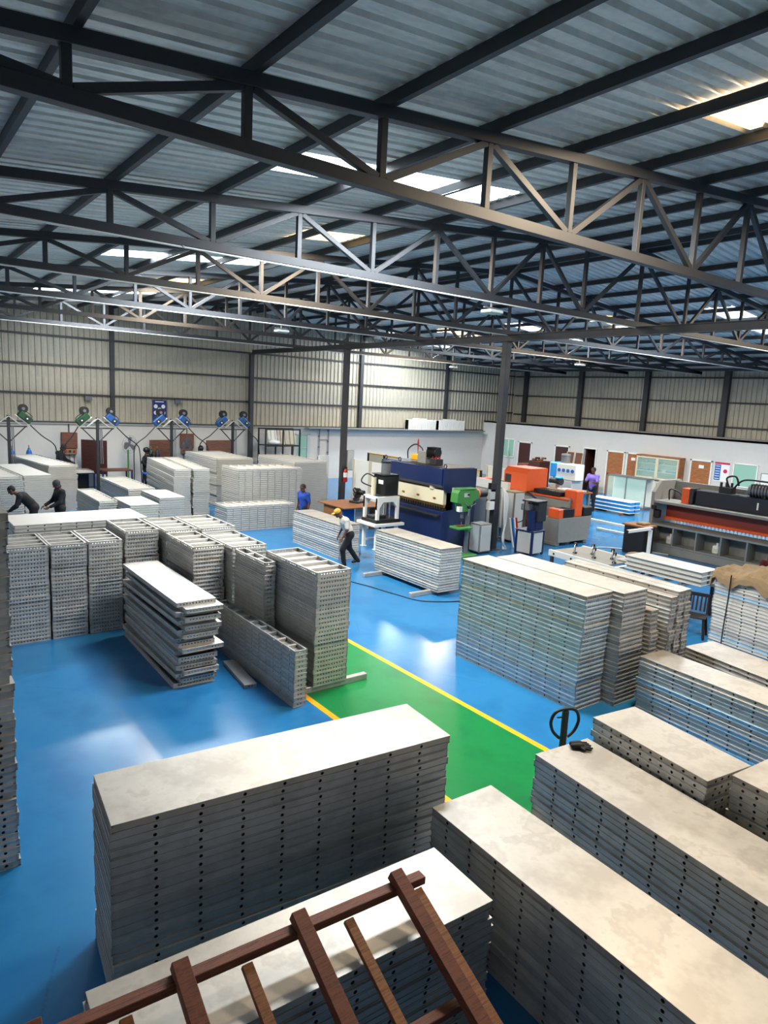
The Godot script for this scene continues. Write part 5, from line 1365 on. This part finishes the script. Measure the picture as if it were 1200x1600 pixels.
		for k in 3:
			var b := MB.new()
			b.t = Transform3D(Basis(Vector3(0, 0, 1), k * TAU / 3), Vector3(0, 2.0, 0.1))
			b.prism(PackedVector2Array([Vector2(-0.05, 0.05), Vector2(0.05, 0.05), Vector2(0.14, 0.3), Vector2(0.02, 0.36), Vector2(-0.09, 0.28)]), -0.006, 0.006)
			add(t, "blade", b, M.steel_light)
		for k in 5:
			var b := MB.new()
			var pts := PackedVector3Array()
			for a in 24: pts.append(Vector3(cos(TAU * a / 24) * (0.1 + k * 0.08), 2.0 + sin(TAU * a / 24) * (0.1 + k * 0.08), 0.2 - k * k * 0.006))
			b.tube(pts, 0.006, 5, true)
			add(t, "guard_ring", b, M.steel_light)
		for k in 12: pcyl(t, "guard_wire", Vector3(0, 2.0, 0.2), Vector3(cos(TAU * k / 12) * 0.42, 2.0 + sin(TAU * k / 12) * 0.42, 0.1), 0.004, M.steel_light, -1.0, 5)
	# work tables
	for q in [[6.95, -30.3, 1.0, 1.1, "navy", "dark blue welding table with panels on its top"], [8.55, -30.9, 1.3, 0.9, "board", "brown topped work table beside the fan"], [9.75, -29.2, 0.9, 0.7, "bright_blue", "blue sided low work table at the welder's feet"]]:
		var t := thing("work_table", q[5], "table", Vector3(q[0], 0, q[1]), 0.0, "work tables")
		pbox(t, "table_top", Vector3(0, 0.98, 0), Vector3(q[2], 0.05, q[3]), M[q[4]])
		for x in [-1, 1]:
			for z in [-1, 1]: pbox(t, "leg", Vector3(x * (q[2] / 2 - 0.04), 0.48, z * (q[3] / 2 - 0.04)), Vector3(0.06, 0.96, 0.06), M.press_blue)
		for z in [-1, 1]: pbox(t, "cross_rail", Vector3(0, 0.2, z * (q[3] / 2 - 0.04)), Vector3(q[2] - 0.1, 0.05, 0.05), M.press_blue)
		if q[4] == "navy": pbox(t, "back_sheet", Vector3(0, 0.55, -q[3] / 2 + 0.08), Vector3(q[2] - 0.15, 0.8, 0.02), M.black)
	var tp := thing("ribbed_panel", "rib-side-up aluminium panel lying on the dark blue welding table", "panel", Vector3(6.95, 1.006, -30.3), 90.0)
	for p in panel_list(1.05, 0.9, 0.07, false, 0.05, 0.05, true): put(tp, p[0], p[1], M.alu_white, p[2])

func make_middle() -> void:
	# wooden table with a chop saw
	var t := thing("packing_table", "brown plywood table with open box base behind the walking man", "table", Vector3(13.85, 0, -20.1))
	pbox(t, "table_top", Vector3(0, 0.84, 0), Vector3(1.9, 0.04, 1.8), M.timber_pale)
	pbox(t, "box_side", Vector3(0.6, 0.41, 0.6), Vector3(0.5, 0.82, 0.03), M.timber_pale)
	pbox(t, "box_side", Vector3(0.0, 0.41, 0.6), Vector3(0.6, 0.82, 0.03), M.pale_grey)
	pbox(t, "box_side", Vector3(-0.6, 0.41, 0.6), Vector3(0.5, 0.82, 0.03), M.bright_blue)
	pbox(t, "box_side", Vector3(0.85, 0.41, 0.0), Vector3(0.03, 0.82, 1.2), M.bright_blue)
	pbox(t, "box_side", Vector3(-0.85, 0.41, 0.0), Vector3(0.03, 0.82, 1.2), M.timber_pale)
	var s := thing("chop_saw", "black and grey chop saw standing on the plywood table", "saw", Vector3(14.1, 0.86, -20.2), 20.0)
	pbox(s, "base", Vector3(0, 0.04, 0), Vector3(0.5, 0.08, 0.4), M.dark_grey, 0.01)
	pbox(s, "fence", Vector3(0.02, 0.13, -0.08), Vector3(0.4, 0.1, 0.04), M.steel_light)
	pcyl(s, "blade", Vector3(-0.02, 0.3, 0.0), Vector3(-0.02, 0.3, 0.015), 0.2, M.steel_light, -1.0, 24)
	pcyl(s, "blade_guard", Vector3(-0.02, 0.34, -0.05), Vector3(-0.02, 0.34, 0.06), 0.19, M.dark_grey, -1.0, 18)
	pcyl(s, "motor", Vector3(0.0, 0.38, 0.06), Vector3(0.0, 0.38, 0.28), 0.09, M.black)
	pbar(s, "arm", Vector3(0.2, 0.1, -0.1), Vector3(0.05, 0.42, 0.0), 0.07, 0.09, M.dark_grey)
	ptube(s, "handle", [Vector3(-0.05, 0.45, 0), Vector3(-0.18, 0.55, 0), Vector3(-0.28, 0.5, 0), Vector3(-0.22, 0.4, 0)], 0.022, M.black)
	# white screens round the press
	for q in [[15.35, -24.6, 0.5, 2.15, 0.0, "white screen panel left of the fire extinguisher column"], [16.35, -23.2, 1.2, 2.08, 90.0, "tall white screen panel right of the extinguisher column"], [16.35, -21.95, 1.2, 2.08, 90.0, "white screen panel next to the blue press brake"]]:
		var w := thing("screen_panel", q[5], "screen", Vector3(q[0], 0, q[1]), q[4], "white screen panels")
		pbox(w, "board", Vector3(0, q[3] / 2 + 0.15, 0), Vector3(q[2], q[3] - 0.3, 0.03), M.white)
		for x in [-1, 1]: pbox(w, "post", Vector3(x * (q[2] / 2 - 0.03), q[3] / 2, -0.035), Vector3(0.05, q[3], 0.04), M.cream)
		for x in [-1, 1]: pbox(w, "foot", Vector3(x * (q[2] / 2 - 0.03), 0.02, 0), Vector3(0.06, 0.04, 0.6), M.cream)
	for q in [[17.9, -17.6, 2.6, 1.95, 88.0, "long white screen behind the near steel column"], [20.6, -19.2, 2.3, 2.1, 80.0, "white screen between press brake and orange machine"]]:
		var w := thing("screen_panel", q[5], "screen", Vector3(q[0], 0, q[1]), q[4], "white screen panels")
		pbox(w, "board", Vector3(0, q[3] / 2 + 0.15, 0), Vector3(q[2], q[3] - 0.3, 0.03), M.white)
		for x in [-1, 1]: pbox(w, "post", Vector3(x * (q[2] / 2 - 0.03), q[3] / 2, -0.035), Vector3(0.05, q[3], 0.04), M.cream)
		for x in [-1, 1]: pbox(w, "foot", Vector3(x * (q[2] / 2 - 0.03), 0.02, 0), Vector3(0.06, 0.04, 0.6), M.cream)
	var fe := thing("barrier_fence", "cream barrier fence with yellow top rail and black posts", "fence", Vector3(19.6, 0, -23.4))
	for k in 7: pbox(fe, "post", Vector3(0, 1.0, -3.9 + k * 1.3), Vector3(0.08, 2.0, 0.08), M.black)
	for k in 6: pbox(fe, "infill_panel", Vector3(0.02, 1.15, -3.25 + k * 1.3), Vector3(0.02, 1.6, 1.2), M.cream)
	pbox(fe, "top_rail", Vector3(0, 1.98, 0), Vector3(0.05, 0.05, 7.8), M.yellow)
	pbox(fe, "bottom_rail", Vector3(0, 0.3, 0), Vector3(0.05, 0.05, 7.8), M.yellow)
	# boxes and extinguisher on the columns
	var e := thing("fire_extinguisher", "red and white fire extinguisher hanging on the far steel column", "extinguisher", Vector3(RIDGE + 0.02, 1.1, -23.83))
	var b := MB.new()
	b.lathe(Vector3.ZERO, [Vector2(0.001, 0), Vector2(0.085, 0.0), Vector2(0.09, 0.03), Vector2(0.09, 0.45), Vector2(0.05, 0.54), Vector2(0.03, 0.56), Vector2(0.001, 0.56)], 14)
	add(e, "bottle", b, M.red)
	pcyl(e, "sticker", Vector3(0, 0.2, 0), Vector3(0, 0.4, 0), 0.093, M.paper)
	pbox(e, "handle", Vector3(0, 0.6, 0.03), Vector3(0.04, 0.07, 0.14), M.black)
	var q1 := thing("switch_panel", "grey switch panel on the right side of the far column", "switch panel", Vector3(RIDGE + 0.3, 1.6, -24.0))
	pbox(q1, "case", Vector3(0, 0.4, 0), Vector3(0.36, 0.85, 0.18), M.machine_grey, 0.01)
	pbox(q1, "door", Vector3(0, 0.4, 0.1), Vector3(0.32, 0.8, 0.02), M.pale_grey)
	ptube(q1, "cable", [Vector3(0.2, 0.2, 0), Vector3(0.45, 0.0, 0.1), Vector3(0.35, -0.7, 0.1), Vector3(0.3, -1.4, 0.1)], 0.02, M.black)
	var q2 := thing("junction_box", "white junction boxes stacked on the near column beside the drill", "junction box", Vector3(RIDGE - 0.25, 1.35, -15.1))
	pbox(q2, "box", Vector3(0, 0.1, 0), Vector3(0.24, 0.26, 0.14), M.white)
	pbox(q2, "box", Vector3(0.0, 0.42, 0), Vector3(0.24, 0.24, 0.14), M.pale_grey)
	pbox(q2, "box", Vector3(0.02, 0.72, 0), Vector3(0.22, 0.2, 0.14), M.dark_grey)
	var q3 := thing("hose_bundle", "bundle of white hoses hanging down the near steel column", "hoses", Vector3(RIDGE + 0.16, 0, -15.0))
	for k in 4: ptube(q3, "hose", [Vector3(0.0, 2.0, 0), Vector3(0.05 + k * 0.05, 1.7, 0.05), Vector3(0.08 + k * 0.03, 1.0, 0.08), Vector3(0.1 - k * 0.06, 0.4, 0.1 + k * 0.04), Vector3(0.05 + k * 0.05, 0.03, 0.15)], 0.03, M.white)
	var q4 := thing("hose_set", "leaning blue and red hoses beside the white stand", "hoses", Vector3(RIDGE + 0.75, 0, -15.0))
	for k in 4: ptube(q4, "striped_hose", [Vector3(-0.15 + k * 0.1, 1.0, 0), Vector3(-0.1 + k * 0.1, 0.6, 0.04), Vector3(0.0 + k * 0.1, 0.04, 0.1)], 0.035, [M.white, M.bright_blue, M.white, M.red][k])
	# cabinets beside the drill
	for q in [[15.2, -14.95, 0.5, 0.45, 0.95, "machine_grey", "low grey control cabinet right of the drill press"], [16.9, -16.4, 0.7, 0.6, 1.85, "machine_grey", "tall grey control cabinet behind the near column"], [17.55, -15.8, 0.5, 0.5, 1.75, "cloth_tan", "beige electrical cabinet beside the orange machine"]]:
		var c := thing("control_cabinet", q[6], "cabinet", Vector3(q[0], 0, q[1]), 0.0, "control cabinets")
		pbox(c, "body", Vector3(0, q[4] / 2 + 0.03, 0), Vector3(q[2], q[4] - 0.06, q[3]), M[q[5]], 0.01)
		pbox(c, "door", Vector3(0, q[4] / 2 + 0.02, q[3] / 2 + 0.01), Vector3(q[2] - 0.06, q[4] - 0.14, 0.02), M.pale_grey)
		pbox(c, "door", Vector3(-q[2] / 2 - 0.01, q[4] / 2 + 0.02, 0), Vector3(0.02, q[4] - 0.14, q[3] - 0.06), M.pale_grey)
		pbox(c, "plinth", Vector3(0, 0.03, 0), Vector3(q[2] - 0.04, 0.06, q[3] - 0.04), M.black)
	# glass cupboard and white channels in the right bay
	var gc := thing("glass_cupboard", "pale green glass-fronted counter before the display cabinet", "counter", Vector3(29.7, 0, -19.35), 0.0)
	pbox(gc, "back_panel", Vector3(0.3, 0.75, 0), Vector3(0.04, 1.5, 2.2), M.white)
	pbox(gc, "base", Vector3(0, 0.06, 0), Vector3(0.6, 0.12, 2.2), M.steel_light)
	pbox(gc, "top_rail", Vector3(0, 1.48, 0), Vector3(0.6, 0.04, 2.2), M.steel_light)
	for z in [-1.08, 0.0, 1.08]: pbox(gc, "upright", Vector3(-0.28, 0.78, z), Vector3(0.04, 1.42, 0.05), M.steel_light)
	for z in [-0.54, 0.54]: pbox(gc, "pane", Vector3(-0.27, 0.78, z), Vector3(0.012, 1.36, 1.02), M.glass, 0.0)
	for k in 3:
		for j in 2:
			var ch := thing("white_channel", "white and blue channel, %s layer, %s side of the pile before the glass counter" % [["bottom", "middle", "top"][k], ["aisle", "far"][j]], "channel", Vector3(27.2 + j * 0.42, 0.1 + k * 0.172, -18.55), 90.0, "white channel pile")
			pbox(ch, "web", Vector3(0, 0.085, 0), Vector3(2.2, 0.12, 0.3), M.sky_blue)
			for y in [0.01, 0.16]: pbox(ch, "flange", Vector3(0, y, 0), Vector3(2.22, 0.02, 0.38), M.white)
	for z in [-19.3, -17.8]:
		var sk := thing("timber_skid", "timber skid under the white channel pile, %s end" % ("far" if z < -19 else "near"), "skid", Vector3(27.4, 0, z), 0.0, "skids under white channels")
		pbox(sk, "beam", Vector3(0, 0.05, 0), Vector3(1.0, 0.1, 0.12), M.timber_pale)
		pbox(sk, "wedge", Vector3(-0.53, 0.03, 0), Vector3(0.08, 0.06, 0.1), M.timber)
	for q in [[24.2, -16.0, 90.0, 3.0, "long white tube lying on the floor right of the orange machine"], [22.6, -15.3, 92.0, 1.2, "short white tube lying near the orange machine base"]]:
		var lt := thing("square_tube", q[4], "tube", Vector3(q[0], 0, q[1]), q[2], "loose tubes")
		pbox(lt, "tube", Vector3(0, 0.05, 0), Vector3(q[3], 0.1, 0.12), M.white)
		pbox(lt, "end_cap", Vector3(q[3] / 2 + 0.004, 0.05, 0), Vector3(0.01, 0.09, 0.11), M.black)
	# black open bench left of the shear
	var kb := thing("scrap_bench", "brown topped black bin beside the shear end", "bin", Vector3(20.25, 0, -12.65))
	pbox(kb, "bin_body", Vector3(0, 0.45, 0), Vector3(0.6, 0.9, 0.75), M.black, 0.02)
	pbox(kb, "bin_top", Vector3(0, 0.93, 0), Vector3(0.7, 0.06, 0.85), M.timber_pale)
	pbox(kb, "rag", Vector3(0.05, 1.0, 0.1), Vector3(0.4, 0.08, 0.3), M.cloth_tan, 0.03)
	# long roller bench
	var lb := thing("roller_bench", "long grey steel bench with white rails and clamps before the shear", "bench", Vector3(14.75, 0, -9.6), -4.0)
	pbox(lb, "rail", Vector3(-0.4, 0.78, 0), Vector3(0.1, 0.16, 4.0), M.pale_grey)
	pbox(lb, "rail", Vector3(0.9, 0.78, 0), Vector3(0.1, 0.16, 4.0), M.pale_grey)
	pbox(lb, "table_top", Vector3(0.25, 0.83, -1.05), Vector3(1.2, 0.04, 1.8), M.machine_grey)
	for k in 5: pcyl(lb, "roller", Vector3(-0.38, 0.8, 0.05 + k * 0.42), Vector3(0.88, 0.8, 0.05 + k * 0.42), 0.05, M.chrome)
	for x in [-0.4, 0.9]:
		for z in [-1.9, 0.0, 1.9]: pbox(lb, "leg", Vector3(x, 0.35, z), Vector3(0.08, 0.7, 0.08), M.dark_grey)
	for k in 7: pcyl(lb, "bolt", Vector3(-0.455, 0.78, -1.8 + k * 0.6), Vector3(-0.47, 0.78, -1.8 + k * 0.6), 0.025, M.black)
	for k in 5:
		var cl := thing("toggle_clamp", "black toggle clamp on the steel bench, %s from the far end" % ORD[k], "clamp", Vector3(14.75 + (k % 2) * 0.35, 0.852, -11.0 + k * 0.3), 30.0, "clamps on the steel bench")
		pbox(cl, "base", Vector3(0, 0.02, 0), Vector3(0.1, 0.04, 0.1), M.dark_grey)
		pcyl(cl, "spindle", Vector3(0, 0.04, 0), Vector3(0, 0.2, 0), 0.02, M.chrome)
		pcyl(cl, "grip", Vector3(0, 0.2, 0), Vector3(0, 0.28, 0), 0.045, M.black)
		ptube(cl, "bow", [Vector3(0, 0.18, 0), Vector3(-0.12, 0.26, 0), Vector3(-0.2, 0.1, 0), Vector3(-0.2, 0.01, 0)], 0.012, M.chrome)
	for k in 6:
		var ch := thing("steel_channel", "pale grey channel on the steel bench, %s of the small pile" % ORD[k], "channel", Vector3(14.7 + (k % 2) * 0.37, 0.862 + (k / 2) * 0.108, -8.4), 90.0, "channels on the steel bench")
		pbox(ch, "web", Vector3(0, 0.05, 0), Vector3(1.9, 0.07, 0.25), M.pale_grey)
		for y in [0.008, 0.1]: pbox(ch, "flange", Vector3(0, y, 0), Vector3(1.92, 0.014, 0.36), M.alu_white)
	var rg := thing("cloth_rag", "tan rag with a blue knot lying on the far end of the bench", "rag", Vector3(15.5, 0.985, -9.75))
	var rb := MB.new()
	rb.ball(Vector3(0, 0.0, 0), Vector3(0.3, 0.09, 0.18)); rb.ball(Vector3(0.15, 0.02, 0.12), Vector3(0.2, 0.07, 0.14))
	add(rg, "cloth", rb, M.cloth_tan)
	pbox(rg, "knot", Vector3(0.1, 0.06, 0.25), Vector3(0.12, 0.08, 0.1), M.bright_blue, 0.03)
	pbox(rg, "board", Vector3(0, -0.11, 0), Vector3(0.7, 0.03, 0.5), M.pale_grey)
	var wf := thing("white_gate", "white tube bracket standing before the black bin", "bracket", Vector3(18.6, 0, -11.6))
	pbox(wf, "upright", Vector3(0.6, 0.55, 0), Vector3(0.09, 1.1, 0.09), M.white)
	pbox(wf, "arm", Vector3(0.0, 1.08, 0), Vector3(1.3, 0.09, 0.09), M.white)
	pbox(wf, "end_cap", Vector3(-0.66, 1.08, 0), Vector3(0.02, 0.1, 0.1), M.black)
	pbox(wf, "foot", Vector3(0.6, 0.02, 0), Vector3(0.4, 0.04, 0.3), M.white)
	# plastic chair
	var c := thing("plastic_chair", "black plastic armless chair beside the narrow panel columns", "chair", Vector3(13.75, 0, -7.05), -70.0)
	pbox(c, "seat", Vector3(0, 0.44, 0), Vector3(0.42, 0.035, 0.42), M.rubber, 0.015)
	for x in [-0.17, 0.17]:
		for z in [-0.17, 0.17]: pbar(c, "leg", Vector3(x, 0.43, z), Vector3(x * 1.25, 0, z * 1.25), 0.05, 0.05, M.rubber, 0.01)
	for x in [-0.18, 0.18]: pbar(c, "back_post", Vector3(x, 0.44, -0.19), Vector3(x * 0.95, 0.86, -0.28), 0.04, 0.03, M.rubber, 0.008)
	for k in 4: pbar(c, "back_slat", Vector3(-0.12 + k * 0.08, 0.5, -0.2), Vector3(-0.12 + k * 0.08, 0.8, -0.268), 0.035, 0.015, M.rubber, 0.004)
	pbox(c, "top_rail", Vector3(0, 0.84, -0.275), Vector3(0.4, 0.08, 0.03), M.rubber, 0.012)

func make_near() -> void:
	# wooden frame leaning on the nearest stack
	var dir := Vector3(-0.02, -0.45, 1.0).normalized()
	var t := thing("wooden_frame", "reddish brown wooden ladder-like frame leaning on the nearest panel stack", "wooden frame", Vector3.ZERO)
	var ra := Vector3(0.2, 1.2, -3.46)
	var rz := Vector3(3.03, 1.2, -3.31)
	pbar(t, "top_rail", ra, rz, 0.085, 0.06, M.timber, 0.004)
	for x in [0.5, 1.28, 2.05, 2.82]:
		var s: Vector3 = ra.lerp(rz, (x - 0.2) / 2.83) + Vector3(0, 0.055, 0) - dir * 0.06
		pbar(t, "thick_bar", s, s + dir * 2.9, 0.10, 0.075, M.timber, 0.004)
	for x in [0.95, 1.66, 2.38, 2.95]:
		var s: Vector3 = ra.lerp(rz, (x - 0.2) / 2.83) + Vector3(0, -0.02, 0) + dir * 0.05
		pbar(t, "thin_slat", s, s + dir * 2.7, 0.07, 0.035, M.timber_pale, 0.003)
	for u in [0.75, 1.9]:
		var s: Vector3 = ra + dir * u + Vector3(0, -0.06, 0)
		pbar(t, "cross_rail", s, rz + dir * u + Vector3(-0.08, -0.06, 0), 0.07, 0.045, M.timber, 0.004)
	# pallet truck and gloves
	var p := thing("pallet_truck", "black pallet truck handle standing up behind the gloves stack", "pallet truck", Vector3(6.45, 0, -4.72), -15.0)
	var lp := MB.new()
	lp.tube(curve([Vector3(-0.06, 0.72, 0), Vector3(-0.16, 0.82, 0), Vector3(-0.2, 0.95, 0), Vector3(-0.14, 1.06, 0), Vector3(0, 1.08, 0), Vector3(0.14, 1.05, 0), Vector3(0.2, 0.93, 0), Vector3(0.16, 0.8, 0), Vector3(0.06, 0.72, 0)], 5), 0.019, 8)
	add(p, "handle_loop", lp, M.black)
	pbox(p, "handle_stem", Vector3(0, 0.6, 0), Vector3(0.07, 0.92, 0.05), M.black)
	pbar(p, "release_lever", Vector3(0, 0.98, 0), Vector3(-0.13, 1.0, 0.02), 0.02, 0.015, M.black)
	pbox(p, "pump_housing", Vector3(0, 0.16, 0), Vector3(0.24, 0.22, 0.2), M.deep_orange, 0.02)
	for s in [-1, 1]: pcyl(p, "wheel", Vector3(s * 0.07 - 0.02, 0.09, -0.02), Vector3(s * 0.07 + 0.02, 0.09, -0.02), 0.09, M.rubber)
	var gl := thing("work_gloves", "dark work gloves lying on top of the panel stack by the pallet truck", "gloves", Vector3(6.0, 0.994, -4.17), -35.0)
	for k in 2:
		var g2 := capsules(0.006, [[Vector3(-0.09, 0.02, k * 0.05), Vector3(0.0, 0.022, k * 0.05), 0.028, 0.034]] + range(4).map(func(i): return [Vector3(0.0, 0.02, k * 0.05 - 0.03 + i * 0.02), Vector3(0.09 + (i % 3) * 0.012, 0.012, k * 0.06 - 0.05 + i * 0.034), 0.013, 0.010]) + [[Vector3(-0.04, 0.02, k * 0.05), Vector3(0.02, 0.012, k * 0.05 + (0.07 if k else -0.07)), 0.014, 0.011]], 0.01)
		add(gl, "glove", g2, M.rubber)
	# skids
	for q in [[5.75, -8.72, 1.3, "grey aluminium skid sticking out under the tall walkway stack"], [5.6, -9.9, 0.55, "grey aluminium skid under the back of the tall walkway stack"], [10.85, -12.1, 1.5, "aluminium skid under the near end of the press brake stack"], [10.85, -14.1, 1.4, "aluminium skid under the far end of the press brake stack"]]:
		var s := thing("support_skid", q[3], "skid", Vector3(q[0], 0, q[1]), 0.0, "skids")
		pbox(s, "tube", Vector3(0, 0.05, 0), Vector3(q[2], 0.1, 0.1), M.alu_b)
		for e in [-1, 1]: pbox(s, "end_plate", Vector3(e * q[2] / 2, 0.05, 0), Vector3(0.012, 0.098, 0.098), M.alu_a)
	# cable across the blue aisle
	var cb := thing("floor_cable", "thin dark cable snaking over the blue aisle floor", "cable", Vector3.ZERO)
	ptube(cb, "sheath", [Vector3(8.2, 0.012, -14.6), Vector3(9.3, 0.012, -14.3), Vector3(9.7, 0.012, -13.4), Vector3(9.9, 0.012, -12.4), Vector3(10.2, 0.012, -11.6), Vector3(11.4, 0.012, -11.2), Vector3(12.6, 0.012, -12.0), Vector3(13.6, 0.012, -14.0)], 0.012, M.navy)
	pbox(cb, "plug", Vector3(8.15, 0.025, -14.62), Vector3(0.12, 0.05, 0.06), M.black)
	var cb2 := thing("floor_cable", "white hose curling on the floor before the orange machine", "cable", Vector3.ZERO)
	ptube(cb2, "sheath", [Vector3(17.2, 0.02, -13.6), Vector3(18.2, 0.02, -13.0), Vector3(19.6, 0.02, -13.7), Vector3(20.6, 0.02, -12.6), Vector3(20.9, 0.02, -11.9)], 0.02, M.white)
	pcyl(cb2, "fitting", Vector3(17.15, 0.02, -13.62), Vector3(17.2, 0.02, -13.6), 0.03, M.brass)
	# tarpaulin draped over the stack at the right
	var tp := thing("tarpaulin", "crumpled brown tarpaulin draped over the stack at the right edge", "tarpaulin", Vector3(13.5, 1.545, -4.98), -8.0)
	var b := MB.new()
	var nz := FastNoiseLite.new()
	nz.seed = 4
	nz.frequency = 1.3
	var H := func(x: float, z: float) -> Vector3:
		var y := 0.05 + 0.16 * maxf(0.0, nz.get_noise_2d(x, z) + 0.3) + 0.25 * exp(-((x - 0.1) * (x - 0.1) + (z + 0.3) * (z + 0.3)) * 2.0)
		var ex := maxf(absf(x) - 0.62, 0.0)
		var ez := maxf(absf(z) - 1.4, 0.0)
		y -= (ex + ez) * (1.6 + nz.get_noise_2d(x * 3.0, z * 3.0))
		return Vector3(clampf(x, -0.66, 0.66), y, clampf(z, -1.44, 1.44))
	for i in 28:
		for j in 44:
			var x0 := -0.75 + i * 1.5 / 28; var x1 := -0.75 + (i + 1) * 1.5 / 28
			var z0 := -1.55 + j * 3.1 / 44; var z1 := -1.55 + (j + 1) * 3.1 / 44
			b.quad(H.call(x0, z1), H.call(x1, z1), H.call(x1, z0), H.call(x0, z0))
	add(tp, "cloth", b, M.cloth_tan)
	ptube(tp, "tie_cord", [Vector3(-0.68, 0.1, -1.0), Vector3(-0.69, -0.4, -1.0), Vector3(-0.69, -1.0, -1.02), Vector3(-0.69, -1.4, -1.02)], 0.012, M.black)
	# floodlights and conduits on the trusses
	for q in [[10.5, -19.6, "on the fourth truss"], [10.7, -10.7, "on the second truss"], [25.3, -19.6, "on the fourth truss, right bay"], [25.9, -28.5, "on the last truss, right bay"]]:
		var f := thing("truss_floodlight", "small grey floodlight hanging %s" % q[2], "lamp", Vector3(q[0], 6.755, q[1]), 0.0, "truss floodlights")
		pbox(f, "bracket", Vector3(0, -0.06, 0), Vector3(0.04, 0.12, 0.04), M.steel_light)
		pbox(f, "yoke", Vector3(0, -0.13, 0), Vector3(0.44, 0.03, 0.05), M.steel_light)
		pbox(f, "housing", Vector3(0, -0.21, 0.03), Vector3(0.4, 0.07, 0.3), M.pale_grey, 0.015)
		pbox(f, "lens", Vector3(0, -0.247, 0.03), Vector3(0.34, 0.01, 0.24), M.frosted, 0.0)
	for q in [[-15.15, "third"], [-19.6, "fourth"], [-28.5, "sixth"], [-10.7, "second"]]:
		var c := thing("lighting_conduit", "thin white conduit clipped under the %s truss" % q[1], "conduit", Vector3(0, 6.74, q[0] + 0.04), 0.0, "conduits under trusses")
		pcyl(c, "pipe", Vector3(LEFT + 0.2, 0, 0), Vector3(RIGHT - 0.6, 0, 0), 0.016, M.white, -1.0, 8)
		for k in 12: pbox(c, "clip", Vector3(-2.0 + k * 3.0, 0.004, 0), Vector3(0.04, 0.03, 0.05), M.pale_grey)

func _ready() -> void:
	rng.seed = 5
	make_materials()
	make_light()
	make_shell()
	make_steelwork()
	make_stacks()
	make_press_brake()
	make_white_press()
	make_drill()
	make_blue_stand()
	make_cnc()
	make_shear()
	make_back_machines()
	make_wall_things()
	make_bays()
	make_middle()
	make_near()
	make_people()
